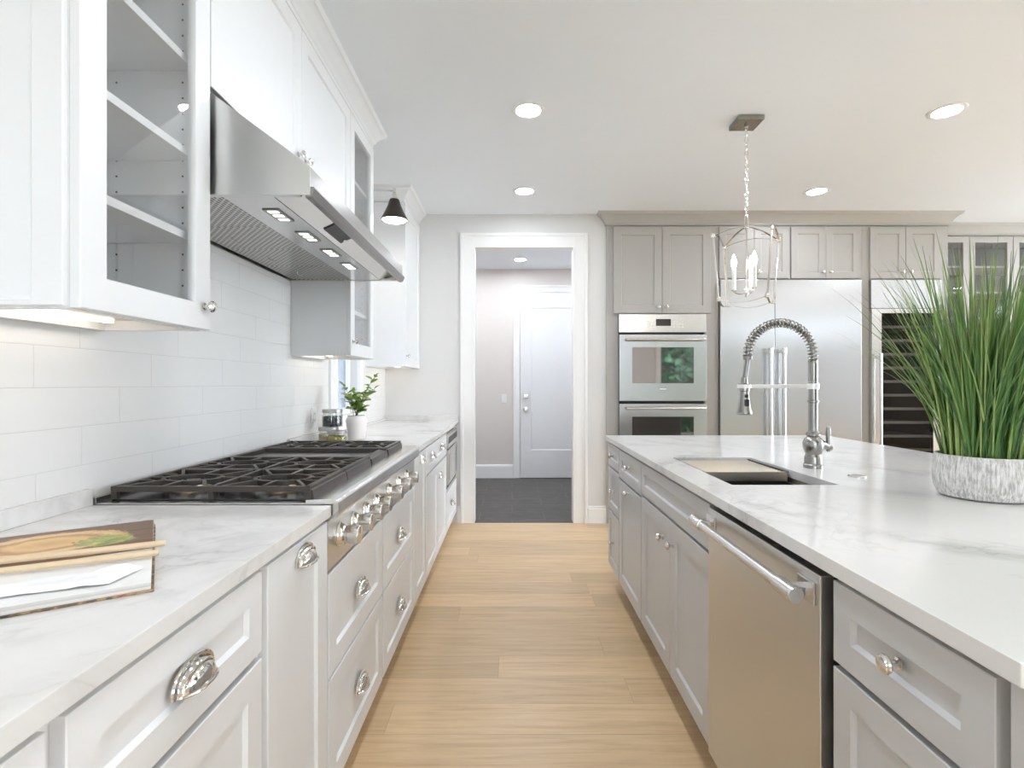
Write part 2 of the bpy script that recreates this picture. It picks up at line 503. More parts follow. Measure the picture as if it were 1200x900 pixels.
def smooth_by_angle(me, ang=35):
    b = bmesh.new(); b.from_mesh(me)
    for f in b.faces: f.smooth = True
    lim = math.radians(ang)
    for e in b.edges:
        if len(e.link_faces) == 2 and e.link_faces[0].normal.angle(e.link_faces[1].normal, 0) > lim:
            e.smooth = False
    b.to_mesh(me); b.free()

def obj(name, bm, material, parent=None, kind=None, ang=35, recalc=True, mats=None, label=None):
    if recalc: bmesh.ops.recalc_face_normals(bm, faces=bm.faces[:])
    me = bpy.data.meshes.new(name)
    bm.to_mesh(me); bm.free()
    if ang: smooth_by_angle(me, ang)
    for mm in (mats or [material]): me.materials.append(mm if not isinstance(mm, str) else M[mm])
    o = bpy.data.objects.new(name, me)
    C.objects.link(o)
    if ang:
        wm = o.modifiers.new('weighted_normal', 'WEIGHTED_NORMAL'); wm.mode = 'FACE_AREA'; wm.keep_sharp = True; wm.weight = 100
    if parent is not None: o.parent = parent
    if kind: o['kind'] = kind
    if label: o['label'] = label
    return o

def thing(name, label, cat, loc=(0, 0, 0), rotz=0.0, group=None):
    o = bpy.data.objects.new(name, None); C.objects.link(o)
    o.empty_display_size = 0.05
    o.location = loc; o.rotation_euler = (0, 0, rotz)
    o['label'] = label; o['category'] = cat
    if group: o['group'] = group
    return o

def tag(o, label, cat, group=None):
    o['label'] = label; o['category'] = cat
    if group: o['group'] = group
    return o

def dup(root, loc, label, group=None, rotz=None):
    r = root.copy(); C.objects.link(r); r.location = loc
    if rotz is not None: r.rotation_euler = (0, 0, rotz)
    r['label'] = label
    if group: r['group'] = group
    for ch in list(root.children):
        c = ch.copy(); C.objects.link(c); c.parent = r
        for g in ch.children:
            d = g.copy(); C.objects.link(d); d.parent = c
    return r

def struct(name, bm, material, parent=None):
    o = obj(name, bm, material, parent)
    if parent is None: o['kind'] = 'structure'
    return o

def B(*boxes, bev=0.0):
    bm = bmesh.new()
    for b in boxes: box(bm, *b, bev=bev)
    return bm

H = 2.742                      # ceiling height
XL = -1.133                    # left wall surface (tiles stand 8 mm proud of it)
YF = 4.70                      # far wall surface
XR, YR = 8.2, -3.0             # right wall, rear wall
# ------------------------------------------------------------------ the setting
struct('floor', B((XL - .14, XR + .14, YR - .14, YF, -0.10, 0.0)), 'oak_floor')
struct('floor_hall', B((-1.3, 1.7, YF, 7.1, -0.10, 0.0)), 'slate_tile')
struct('ceiling', B((XL - .14, XR + .14, YR - .14, 7.1, H, H + .12)), 'ceiling_paint')
# left wall with a window opening
WY0, WY1, WZ0, WZ1 = 3.34, 3.87, 1.02, 1.98
struct('wall_left', B((XL - .14, XL, YR, WY0, 0, H), (XL - .14, XL, WY1, YF + .12, 0, H), (XL - .14, XL, WY0, WY1, 0, WZ0), (XL - .14, XL, WY0, WY1, WZ1, H)), 'wall_paint')
struct('wall_tile', B((XL, XL + .008, -0.6, 3.245, 0.915, 2.10), (XL, XL + .008, 3.965, YF, 0.915, 2.10)), 'wall_tile')
# far wall, doorway, and the niche the tall cabinets stand in
DX0, DX1, DZ = -0.349, 0.561, 2.462
struct('wall_far', B((XL, DX0, YF, YF + .12, 0, H), (DX1, 0.834, YF, YF + .12, 0, H), (DX0, DX1, YF, YF + .12, DZ, H)), 'wall_paint')
struct('wall_niche_side', B((0.722, 0.832, YF + .12, 5.50, 0, H)), 'wall_paint')
struct('wall_niche_back', B((0.832, XR, 5.42, 5.50, 0, H)), 'wall_paint')
struct('wall_hall_far', B((-1.3, 1.7, 6.95, 7.07, 0, H)), 'hall_paint')
struct('wall_hall_left', B((-1.3, -1.2, YF + .12, 6.95, 0, H)), 'hall_paint')
struct('wall_hall_right', B((1.6, 1.7, 5.50, 6.95, 0, H)), 'hall_paint')
# unseen rear and right walls; some windows in them are added for light
RW = [(-0.70, 1.10, 1.05, 2.25), (3.42, 4.75, 0.06, 2.30), (5.15, 7.95, 2.44, 2.59)]
struct('wall_rear', B((XL, RW[0][0], YR - .14, YR, 0, H), (RW[0][1], RW[1][0], YR - .14, YR, 0, H), (RW[1][1], RW[2][0], YR - .14, YR, 0, H), (RW[2][1], XR, YR - .14, YR, 0, H),
                      *[(a, b, YR - .14, YR, 0, c) for a, b, c, d in RW], *[(a, b, YR - .14, YR, d, H) for a, b, c, d in RW]), 'wall_paint')
struct('wall_right', B((XR, XR + .14, YR - .14, 0.7, 0, H), (XR, XR + .14, 4.5, 5.5, 0, H), (XR, XR + .14, 0.7, 4.5, 0, .08), (XR, XR + .14, 0.7, 4.5, 2.6, H)), 'wall_paint')

def window_frame(name, axis, a0, a1, z0, z1, w0, w1, bars, casing_at, cside, glass='clear_glass'):
    """axis 'x': pane runs along x at y in (w0,w1); axis 'y': along y at x in (w0,w1)"""
    bm = bmesh.new()
    def bb(b, p0, p1, q0, q1, r0, r1):
        if axis == 'x': box(b, p0, p1, q0, q1, r0, r1, .002)
        else: box(b, q0, q1, p0, p1, r0, r1, .002)
    f = .045 if z1 - z0 > .3 else .012
    bb(bm, a0, a0 + f, w0, w1, z0, z1); bb(bm, a1 - f, a1, w0, w1, z0, z1)
    bb(bm, a0 + f, a1 - f, w0, w1, z0, z0 + f); bb(bm, a0 + f, a1 - f, w0, w1, z1 - f, z1)
    for k in range(1, bars):
        c = a0 + (a1 - a0) * k / bars
        bb(bm, c - .03, c + .03, w0, w1, z0 + f, z1 - f)
    o = struct(name, bm, 'trim_paint')
    g = bmesh.new(); m = (w0 + w1) / 2
    bb(g, a0 + f, a1 - f, m - .003, m + .003, z0 + f, z1 - f)
    obj('pane', g, glass, o)
    c0, c1 = sorted((casing_at, casing_at + cside))
    cs = bmesh.new(); k = .09
    bb(cs, a0 - k, a0, c0, c1, z0 - k, z1 + k); bb(cs, a1, a1 + k, c0, c1, z0 - k, z1 + k)
    bb(cs, a0, a1, c0, c1, z1, z1 + k); bb(cs, a0, a1, c0, c1, z0 - k, z0)
    obj('casing', cs, 'trim_paint', o)
    return o
window_frame('window_1', 'y', WY0, WY1, WZ0, WZ1, XL - .10, XL - .05, 1, XL, .022, 'dimmed_glass')
window_frame('window_2', 'x', RW[0][0], RW[0][1], RW[0][2], RW[0][3], YR - .10, YR - .05, 2, YR, .02)
window_frame('window_3', 'x', RW[1][0], RW[1][1], RW[1][2], RW[1][3], YR - .10, YR - .05, 1, YR, .02)
window_frame('window_added_band', 'x', RW[2][0], RW[2][1], RW[2][2], RW[2][3], YR - .10, YR - .05, 1, YR, .02)  # unseen slot window added to reflect a bright band in the refrigerator
window_frame('window_added_fill', 'y', 0.7, 4.5, .08, 2.6, XR + .05, XR + .10, 3, XR, -.02)  # unseen window added as side fill for the left fronts

# doorway casing
def casing(x0, x1, z, y, w, th, inner):
    bm = bmesh.new()
    for (a, b) in ((x0 - w, x0), (x1, x1 + w)):
        box(bm, a, b, y - th, y, 0, z + w, .003)
    box(bm, x0, x1, y - th, y, z, z + w, .003)
    bk = .022
    box(bm, x0 - w - .004, x0 - w + bk, y - th - .010, y, 0, z + w + .004, .003)
    box(bm, x1 + w - bk, x1 + w + .004, y - th - .010, y, 0, z + w + .004, .003)
    box(bm, x0 - w + bk, x1 + w - bk, y - th - .010, y, z + w - bk, z + w + .004, .003)
    if inner:
        box(bm, x0, x0 + .018, y - th, y + inner, 0, z, .001); box(bm, x1 - .018, x1, y - th, y + inner, 0, z, .001)
        box(bm, x0 + .018, x1 - .018, y - th, y + inner, z - .018, z, .001)
    return bm
struct('trim_1', casing(DX0, DX1, DZ, YF, .104, .018, .125), 'trim_paint')
HDX0, HDX1, HDZ = 0.105, 1.02, 2.437
struct('trim_2', casing(HDX0, HDX1, HDZ, 6.95, .085, .018, 0), 'trim_paint')
# door at the end of the hall
bm = bmesh.new()
shaker(bm, HDX0 + .006, HDX1 - .006, 0.008, HDZ - .004, 6.925, .022, .14, .008, .01, top=.20, bot=.36)
door1 = struct('door_1', bm, 'white_paint')
bm = bmesh.new()
lathe(bm, [(0, -.008), (.031, -.008), (.031, 0.001), (.012, .002), (.012, .03), (.022, .035), (.027, .05), (.022, .062), (0, .065)], (HDX0 + .075, 6.916, .90), (0, -1, 0), 20)
obj('knob', bm, 'satin_steel', door1)
bm = bmesh.new()
box(bm, HDX0 + .045, HDX0 + .105, 6.895, 6.925, 1.045, 1.105, .006)
lathe(bm, [(0, 0), (.016, 0), (.016, .012), (0, .014)], (HDX0 + .075, 6.896, 1.075), (0, -1, 0), 16)
obj('deadbolt', bm, 'satin_steel', door1)
bm = bmesh.new()
lathe(bm, [(.022, 0), (.022, .002), (.012, .003)], (0, 0, 0), (0, 0, 1), 4); bm.free()

BASE = [(0, 0), (.016, 0), (.016, .125), (.011, .132), (.011, .145), (.004, .152), (0, .152)]
def baseboard(name, path, side=1, prof=BASE):
    bm = bmesh.new(); sweep(bm, path, prof, side); struct(name, bm, 'trim_paint')
baseboard('baseboard_far', [(DX1 + .112, YF), (0.834, YF)])
baseboard('baseboard_far_left', [(-0.486, YF), (DX0 - .112, YF)])
baseboard('baseboard_hall', [(-1.2, 6.95), (HDX0 - .09, 6.95)], 1, [(o * 1.1, z * 1.15) for o, z in BASE])

# crown mouldings
CP = [(0, 0), (.014, 0), (.014, .020), (.022, .026), (.030, .045), (.050, .070), (.066, .082), (.074, .084), (.082, .106), (0, .106)]
def crown(name, path, side, m, s=1.0):
    bm = bmesh.new(); sweep(bm, path, [(o * s, H - .106 + z) for o, z in CP], side); struct(name, bm, m)
crown('trim_3', [(XL, 0.995), (-.84, 0.995), (-.84, 3.14), (XL, 3.14)], 1, 'white_paint')
crown('trim_4', [(XL, 4.07), (-.84, 4.07), (-.84, YF)], 1, 'white_paint')
crown('trim_5', [(0.834, 4.70), (0.834, 4.68), (3.857, 4.68), (3.857, 4.98)], 1, 'grey_paint')
crown('trim_6', [(3.857, 5.0), (6.4, 5.0)], 1, 'grey_paint', .8)

# ------------------------------------------------------------------ hardware
def knob_bm(x, y, z, s=1.0):
    bm = bmesh.new()
    lathe(bm, [(0, -.001), (.010 * s, -.001), (.010 * s, .002), (.006 * s, .004), (.0055 * s, .012), (.009 * s, .015), (.0145 * s, .018), (.0155 * s, .021),
               (.0145 * s, .024), (.0125 * s, .025), (.0115 * s, .0275), (.006 * s, .0292), (0, .0297)], (x, y, z), (0, -1, 0), 20)
    return bm
def cup_bm(x, y, z, a=.046, h=.034, p=.026):
    """half-moon cup pull, open below, flange against the front"""
    bm = bmesh.new()
    nu, nv = 20, 8
    def surf(a, h, p):
        rows = []
        for i in range(nu + 1):
            u = PI * i / nu
            r = []
            for j in range(nv + 1):
                v = (PI / 2) * j / nv
                r.append(bm.verts.new((x + a * math.cos(u), y - p * (math.sin(u) ** .8) * math.sin(v), z - h * .45 + h * (math.sin(u) ** .8) * math.cos(v))))
            rows.append(r)
        return rows
    O = surf(a, h, p); I = surf(a - .0025, h - .0025, p - .0025)
    for R, fl in ((O, 0), (I, 1)):
        for i in range(nu):
            for j in range(nv):
                q = (R[i][j], R[i + 1][j], R[i + 1][j + 1], R[i][j + 1])
                bm.faces.new(q if not fl else q[::-1])
    for i in range(nu):
        bm.faces.new((O[i][nv], O[i + 1][nv], I[i + 1][nv], I[i][nv]))
    bmesh.ops.remove_doubles(bm, verts=bm.verts[:], dist=1e-5)
    # rounded rims: against the front and round the lip
    rim = [(x + (a + .004) * math.cos(PI * i / 18), y - .003, z - h * .45 + (h + .004) * math.sin(PI * i / 18) ** .8) for i in range(19)]
    tube(bm, rim, .0042, 8)
    rim2 = [(x + (a - .003) * math.cos(PI * i / 18), y - .002 - (p) * math.sin(PI * i / 18) ** .8, z - h * .45) for i in range(19)]
    tube(bm, rim2, .0026, 8)
    rim3 = [(x + (a - .007) * math.cos(PI * i / 18), y - .010 - .3 * p * math.sin(PI * i / 18), z - h * .45 + (h - .002) * math.sin(PI * i / 18) ** .8) for i in range(19)]
    tube(bm, rim3, .0018, 6)
    return bm

def fit_front(root, kind, x0, x1, z0, z1, hw=None, m='white_paint', st=.055, glass=False, pane_mat='clear_glass', slab=False):
    g = .0016
    bm = bmesh.new()
    if slab: box(bm, x0 + g, x1 - g, -.02, 0, z0 + g, z1 - g, .0015)
    else: shaker(bm, x0 + g, x1 - g, z0 + g, z1 - g, -.02, .0195, st, hole=glass)
    d = obj(kind, bm, m, root)
    if glass:
        b = bmesh.new(); box(b, x0 + st + .003, x1 - st - .003, -.010, -.006, z0 + st + .003, z1 - st - .003)
        obj('pane', b, pane_mat, d, label='clear glass pane')
    for hk, hx, hz in (hw or []):
        if hk == 'cup': obj('cup_pull', cup_bm(hx, -.02, hz), 'nickel', d, label='polished nickel cup pull')
        elif hk == 'knob': obj('knob', knob_bm(hx, -.02, hz), 'nickel', d, label='polished nickel knob')
    return d

def carcass(w, dep, z0, z1, toe=0.0, top=True, shelf=(), toe_set=.07):
    """cabinet box of 18 mm panels, open in front; local x 0..w, y 0..dep"""
    t = .018; bm = bmesh.new()
    b = z0 + toe
    box(bm, 0, t, 0, dep, b, z1); box(bm, w - t, w, 0, dep, b, z1)
    box(bm, t, w - t, dep - t, dep, b, z1); box(bm, t, w - t, 0, dep - t, b, b + t)
    if top: box(bm, t, w - t, 0, dep - t, z1 - t, z1)
    if toe: box(bm, 0, w, toe_set, toe_set + .018, z0, b)
    return bm
def face(bm, rects, th=.012):
    for x0, x1, z0, z1 in rects:
        box(bm, x0, x1, -.0002 , th, z0, z1)

R90 = PI / 2
XB = -.507            # box front of the left base units (fronts stand 2 cm proud)
def left_base(y0, y1, label, group='white base cabinets'):
    t = thing('base_cabinet', label, 'cabinet', (XB, y0, 0), R90, group)
    return t, y1 - y0
ZT = .883             # top of base boxes
TOE = .115
DEP = .608

# --- base units on the left, from the viewer towards the far wall
t, w = left_base(-.10, .565, 'white drawer base cabinet nearest the viewer, mostly cut off by the frame')
obj('body', carcass(w, DEP, 0, ZT, TOE), 'white_paint', t)
fit_front(t, 'drawer', .01, w - .01, .712, .872, [('cup', w / 2, .795)])
fit_front(t, 'drawer', .01, w - .01, .420, .704, [('cup', w / 2, .56)])
fit_front(t, 'drawer', .01, w - .01, TOE + .005, .412, [('cup', w / 2, .27)])

t, w = left_base(.565, 1.048, 'white drawer base cabinet under the open cookbook')
obj('body', carcass(w, DEP, 0, ZT, TOE), 'white_paint', t)
a, b = .012, .468
fit_front(t, 'drawer', a, b, .712, .872, [('cup', .24, .796)], st=.05)
fit_front(t, 'drawer', a, b, .420, .702, [('cup', .24, .56)])
fit_front(t, 'drawer', a, b, TOE + .005, .412, [('cup', .24, .27)])

t, w = left_base(1.048, 1.402, 'narrow white pull-out cabinet on the near side of the cooktop')
obj('body', carcass(w, DEP, 0, ZT, TOE), 'white_paint', t)
fit_front(t, 'door', .006, w - .004, TOE + .005, .872, [('cup', .19, .835)], st=.068)

t, w = left_base(1.402, 2.634, 'wide white four-drawer base cabinet under the gas cooktop')
obj('body', carcass(w, DEP, 0, .722, TOE), 'white_paint', t)
for (a, b, hx) in ((.006, .588, .30), (.602, w - .004, .90)):
    fit_front(t, 'drawer', a, b, .446, .728, [('cup', hx, .585)], st=.06)
    fit_front(t, 'drawer', a, b, TOE + .005, .440, [('cup', hx, .28)], st=.06)

t, w = left_base(2.634, 3.012, 'narrow white pull-out cabinet on the far side of the cooktop')
obj('body', carcass(w, DEP, 0, ZT, TOE), 'white_paint', t)
fit_front(t, 'door', .006, w - .004, TOE + .005, .872, [('cup', w * .55, .83)], st=.068)

t, w = left_base(3.012, 3.945, 'white base cabinet with one wide drawer over a pair of doors')
obj('body', carcass(w, DEP, 0, ZT, TOE), 'white_paint', t)
fit_front(t, 'drawer', .006, w - .006, .712, .872, [('cup', .225, .80), ('cup', .68, .80)], st=.05)
fit_front(t, 'door', .006, w / 2, TOE + .005, .704, None)
fit_front(t, 'door', w / 2, w - .006, TOE + .005, .704, [('cup', w / 2 + .10, .62)])

t, w = left_base(3.945, 4.698, 'white base cabinet against the far wall holding the microwave drawer')
bm = carcass(w, DEP, 0, ZT, TOE)
face(bm, [(.018, w - .018, .855, .883), (.018, .035, .435, .855), (w - .075, w - .018, .435, .855), (.018, w - .018, .40, .435)])
obj('body', bm, 'white_paint', t)
fit_front(t, 'drawer', .01, w - .06, TOE + .005, .415, [('cup', w * .45, .28)])
mw = thing('microwave_drawer', 'stainless microwave drawer built into the far end of the left cabinets', 'microwave', (XB, 3.945 + .038, 0), R90)
ww = w - .075 - .041
bm = bmesh.new(); box(bm, 0, ww, .0, .48, .44, .85, .002); obj('body', bm, 'dark_steel', mw)
bm = bmesh.new(); box(bm, 0, ww, -.028, -.001, .745, .85, .003); obj('control_panel', bm, 'satin_steel', mw)
bm = bmesh.new(); box(bm, .02, ww - .02, -.0295, -.027, .78, .83, .001); obj('display', bm, 'black_plastic', mw)
bm = bmesh.new(); box(bm, 0, ww, -.028, -.001, .47, .735, .003); dd = obj('door', bm, 'satin_steel', mw)
bm = bmesh.new(); box(bm, .07, ww - .07, -.0295, -.027, .50, .70, .001); obj('window', bm, 'oven_glass', dd)
bm = bmesh.new(); box(bm, 0, ww, -.018, -.001, .44, .468, .002); obj('vent', bm, 'black_plastic', mw)

# --- countertops
def slab_obj(name, x0, x1, y0, y1, label):
    bm = bmesh.new(); box(bm, x0, x1, y0, y1, .884, .914, .0025)
    return tag(obj(name, bm, 'quartz'), label, 'countertop', 'quartz countertops')
ct = slab_obj('countertop', -1.124, -.477, -.6, 1.398, 'white veined quartz countertop in the foreground, carrying the cookbook')
bm = bmesh.new(); box(bm, -1.124, -1.106, -.6, 1.398, .9142, .958, .0015); obj('upstand', bm, 'quartz', ct)
ct = slab_obj('countertop', -1.124, -.477, 2.638, YF - .001, 'white quartz countertop beyond the cooktop, under the jars and potted plant')
bm = bmesh.new()
box(bm, -1.124, -1.106, 2.638, 3.22, .9142, .958, .0015); box(bm, -1.124, -1.106, 3.22, YF - .001, .9142, .930, .0015)
box(bm, -1.106, -.477, YF - .020, YF - .001, .9142, .956, .0015)
obj('upstand', bm, 'quartz', ct)

# ------------------------------------------------------------------ wall cabinets on the left
def wall_box(w, dep, z0, z1, recess=.02, rails=True):
    t = .018; bm = bmesh.new()
    box(bm, 0, t, 0, dep, z0, z1); box(bm, w - t, w, 0, dep, z0, z1)
    box(bm, t, w - t, dep - .008, dep, z0 + recess, z1)
    box(bm, t, w - t, 0, dep - .008, z0 + recess + .012, z0 + recess + t + .012)
    box(bm, t, w - t, 0, dep - .008, z1 - t, z1)
    box(bm, t, w - t, 0, .02, z0, z0 + recess + .012)
    box(bm, t, w - t, dep - .03, dep - .008, z0, z0 + recess)
    return bm
def under_panel(root, w, dep, z0, recess=.02):
    bm = bmesh.new(); box(bm, .0182, w - .0182, .0202, dep - .0302, z0 + recess + .006, z0 + recess + .0118)
    obj('underside', bm, 'cabinet_wood', root, label='pale natural wood underside')
def pins(bm, x, xs, zs):
    pass
XW = -.84; WD = .283
UZ0, UZ1 = 1.378, 2.634
def shelf_holes(bm, w, z0, z1):
    n0 = len(bm.faces)
    for yy in (.045, WD - .06):
        z = z0 + .12
        while z < z1 - .1:
            lathe(bm, [(0, 0), (.0028, 0), (.0028, .0006), (0, .0006)], (w - .018, yy, z), (-1, 0, 0), 8)
            z += .042
    bm.faces.ensure_lookup_table()
    for f in bm.faces[n0:]: f.material_index = 1
def shelves(root, w, zs):
    for z in zs:
        bm = bmesh.new(); box(bm, .019, w - .019, .012, WD - .010, z - .010, z + .010, .001)
        obj('shelf', bm, 'white_paint', root)

t = thing('wall_cabinet', 'white wall cabinet with tall glass door, nearest the viewer on the left', 'cabinet', (XW, 1.003, 0), R90, 'white wall cabinets')
w = .437
bm = wall_box(w, WD + .001, UZ0, UZ1); shelf_holes(bm, w, UZ0, UZ1); obj('body', bm, None, t, mats=['white_paint', 'dark_void'])
# framed end panel facing the room
bm = bmesh.new()
e = thing('tmp', 'tmp', 'tmp'); bpy.data.objects.remove(e)
shaker(bm, 0, WD - .002, UZ0 + .004, UZ1, -.012, .0118, .058, .007, .008, bot=.01)
ep = obj('end_panel', bm, 'white_paint', t); ep.rotation_euler = (0, 0, -R90); ep.location = (0, WD - .0, 0)
under_panel(t, w, WD, UZ0)
fit_front(t, 'door', .0, w, UZ0, UZ1 - .01, [('knob', w - .03, UZ0 + .062)], st=.066, glass=True)
shelves(t, w, (1.622, 1.843, 2.085, 2.33))
bm = bmesh.new(); box(bm, .05, w - .05, .205, .225, UZ0 + .016, UZ0 + .0258, .001)
obj('light_strip', bm, 'strip_led', t, label='added under-cabinet light strip that brightens the tile')

t = thing('wall_cabinet', 'white two-door wall cabinet above the steel range hood', 'cabinet', (XW, 1.4405, 0), R90, 'white wall cabinets')
w = 1.2485
bm = wall_box(w, WD + .001, 2.042, UZ1, .0); obj('body', bm, 'white_paint', t)
fit_front(t, 'door', .002, w / 2, 2.045, UZ1 - .01, [('knob', w / 2 - .035, 2.115)], st=.062)
fit_front(t, 'door', w / 2, w - .002, 2.045, UZ1 - .01, [('knob', w / 2 + .035, 2.115)], st=.062)

t = thing('wall_cabinet', 'white glass-door wall cabinet just beyond the range hood, beside the window', 'cabinet', (XW, 2.6895, 0), R90, 'white wall cabinets')
w = .448
bm = wall_box(w, WD + .001, UZ0, UZ1); shelf_holes(bm, w, UZ0, UZ1); obj('body', bm, None, t, mats=['white_paint', 'dark_void'])
under_panel(t, w, WD, UZ0)
fit_front(t, 'door', .0, w, UZ0, UZ1 - .01, [('knob', .035, UZ0 + .075)], st=.066, glass=True)
shelves(t, w, (1.622, 1.843, 2.085, 2.33))
bm = bmesh.new(); box(bm, .05, w - .05, .205, .225, UZ0 + .016, UZ0 + .0258, .001)
obj('light_strip', bm, 'strip_led', t, label='added under-cabinet light strip that brightens the tile')  # lamp added here to brighten the tiled wall

t = thing('wall_cabinet', 'white solid-door wall cabinet in the far corner beyond the wall lamp', 'cabinet', (XW, 4.07, 0), R90, 'white wall cabinets')
w = .628
bm = wall_box(w, WD + .001, UZ0 - .01, UZ1); obj('body', bm, 'white_paint', t)
under_panel(t, w, WD, UZ0 - .01)
fit_front(t, 'door', .0, w, UZ0 - .01, UZ1 - .01, [('knob', .035, UZ0 + .075)], st=.062)
bm = bmesh.new(); box(bm, .10, w - .06, .14, .17, UZ0 + .004, UZ0 + .0155, .001)
obj('light_strip', bm, 'strip_led', t, label='lit warm under-cabinet light strip')

# ------------------------------------------------------------------ range hood
HY0, HY1 = 1.452, 2.682
hl = HY1 - HY0
hood = thing('range_hood', 'stainless steel range hood with sloped top over the gas cooktop', 'range hood', (0, HY0, 0))
HX0, HXF, HXT = -1.123, -.555, -.823
ZB, ZL, ZTOP = 1.754, 1.832, 2.032
bm = bmesh.new()
# shell: side plates, sloped front, lip front, back and top (open beneath)
side = [(HX0, ZB), (HXF, ZB), (HXF, ZL), (HXT, ZTOP), (HX0, ZTOP)]
prism(bm, side, 'y', 0, .004); prism(bm, side, 'y', hl - .004, hl)
tk = .004
bm2 = bm
prism(bm, [(HXF, ZL), (HXT, ZTOP), (HXT - tk, ZTOP - .002), (HXF - tk, ZL - .004)], 'y', .004, hl - .004)
prism(bm, [(HXT, ZTOP), (HX0, ZTOP), (HX0, ZTOP - tk), (HXT - tk, ZTOP - tk)], 'y', .004, hl - .004)
box(bm, HX0, HX0 + .004, .004, hl - .004, ZB, ZTOP - tk)
obj('shell', bm, 'hood_steel', hood)
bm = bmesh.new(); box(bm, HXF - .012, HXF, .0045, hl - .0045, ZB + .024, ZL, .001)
obj('front_lip', bm, 'hood_steel_dimmed', hood)
bm = bmesh.new(); prism(bm, [(HXF - .014, ZB - .006), (HXF + .002, ZB - .004), (HXF + .012, ZB + .018), (HXF + .010, ZB + .0235), (HXF - .014, ZB + .0235)], 'y', .0045, hl - .0045, .001)
obj('drip_edge', bm, 'dark_steel', hood, label='angled steel lower edge')  # darker steel stands in for the dim reflection of the floor
for a, b in ((.0042, .022), (hl - .022, hl - .0042)):
    bm = bmesh.new(); box(bm, HX0 + .005, HXF - .03, a, b, ZB, ZB + .01, .001); obj('edge_trim', bm, 'satin_steel', hood)
bm = bmesh.new(); box(bm, -.805, -.665, .023, hl - .023, ZB + .002, ZB + .012, .001); obj('light_panel', bm, 'satin_steel', hood)
bm = bmesh.new()
prism(bm, [(-.664, ZB + .004), (-.585, ZB + .040), (-.585, ZB + .046), (-.664, ZB + .010)], 'y', .023, hl - .023)
prism(bm, [(-.584, ZB + .046), (-.5685, ZB + .002), (-.572, ZB + .002), (-.588, ZB + .040)], 'y', .023, hl - .023)
obj('inner_panel', bm, 'satin_steel', hood)
def slope_box(x0, x1, y0, y1, off, th):
    bm = bmesh.new()
    k = .036 / .079
    za = ZB + .004 + (x0 + .664) * k - off; zb = ZB + .004 + (x1 + .664) * k - off
    prism(bm, [(x0, za - th), (x1, zb - th), (x1, zb), (x0, za)], 'y', y0, y1, .0008)
    return bm
cpn = obj('control_panel', slope_box(-.645, -.603, .36, .54, 0, .004), 'black_plastic', hood, label='dark slim control panel')
bm = bmesh.new(); lathe(bm, [(0, 0), (.007, 0), (.007, .003), (0, .004)], (-.624, .52, ZB + .0165), (0.41, 0, -.91), 12); obj('button', bm, 'satin_steel', cpn)
nf = 4
for i in range(nf):
    a = .024 + (hl - .048) * i / nf; b = .024 + (hl - .048) * (i + 1) / nf - .003
    bm = bmesh.new(); box(bm, -(b - a) / 2, (b - a) / 2, -.148, .148, -.004, .004, .001)
    f = obj('filter', bm, 'filter_mesh', hood, label='perforated steel grease filter')
    f.location = (-.955, (a + b) / 2, ZB + .010); f.rotation_euler = (0, 0, R90)
    bm = bmesh.new(); tube(bm, [(-.03, .05, -.004), (-.03, .05, -.012), (.03, .05, -.012), (.03, .05, -.004)], .0025, 6)
    obj('pull_ring', bm, 'satin_steel', f)
for i in range(4):
    yc = .182 + .235 * i
    bm = bmesh.new(); box(bm, -.745, -.695, yc - .058, yc + .058, ZB - .001, ZB + .0019, .0006)
    lt = obj('light', bm, 'dark_steel', hood, label='recessed three-segment light')
    bm = bmesh.new()
    for k in (-1, 0, 1): box(bm, -.735, -.705, yc + k * .037 - .0095, yc + k * .037 + .0095, ZB - .0018, ZB - .0008)
    obj('lens', bm, 'hood_led', lt, label='lit white lens')

# ------------------------------------------------------------------ gas rangetop
CY0, CY1 = 1.404, 2.632
cl = CY1 - CY0
rt = thing('gas_rangetop', 'stainless gas rangetop with black cast-iron grates and a row of steel knobs', 'cooktop', (0, CY0, 0))
bm = bmesh.new()
box(bm, -1.104, -.500, 0, cl, .735, .918, .002)
box(bm, -1.122, -1.1042, 0, cl, .89, .932, .002)
obj('body', bm, 'satin_steel', rt)
bm = bmesh.new()
box(bm, -1.085, -.548, .030, cl - .030, .9182, .922, .001)
obj('burner_tray', bm, 'enamel_black', rt)
bm = bmesh.new()
pr = [(-.5475, .9183), (-.5475, .926), (-.480, .929), (-.468, .926), (-.461, .918), (-.460, .892), (-.464, .878), (-.476, .870), (-.4995, .870), (-.4995, .9183)]
prism(bm, pr, 'y', 0, cl)
obj('front_ledge', bm, 'satin_steel', rt)
bm = bmesh.new(); box(bm, -.4995, -.489, .001, cl - .001, .735, .8695, .001)
obj('front_panel', bm, 'hood_steel', rt)
for yk in (1.50, 1.63, 1.757, 1.884, 2.085, 2.255, 2.42):
    y = yk - CY0; z = .808
    bm = bmesh.new()
    lathe(bm, [(0, -.001), (.036, -.001), (.036, .003), (.032, .007), (.030, .016), (.025, .020), (0, .020)], (-.489, y, z), (1, 0, 0), 26)
    bz = obj('knob', bm, 'nickel', rt, label='stainless control knob')
    bm = bmesh.new()
    lathe(bm, [(0, .0202), (.0245, .0202), (.0245, .026), (.0262, .028), (.0262, .056), (.0245, .059), (0, .0595)], (-.489, y, z), (1, 0, 0), 26)
    box(bm, -.4295, -.4270, y - .0022, y + .0022, z + .004, z + .022)
    obj('grip', bm, 'satin_steel', bz)
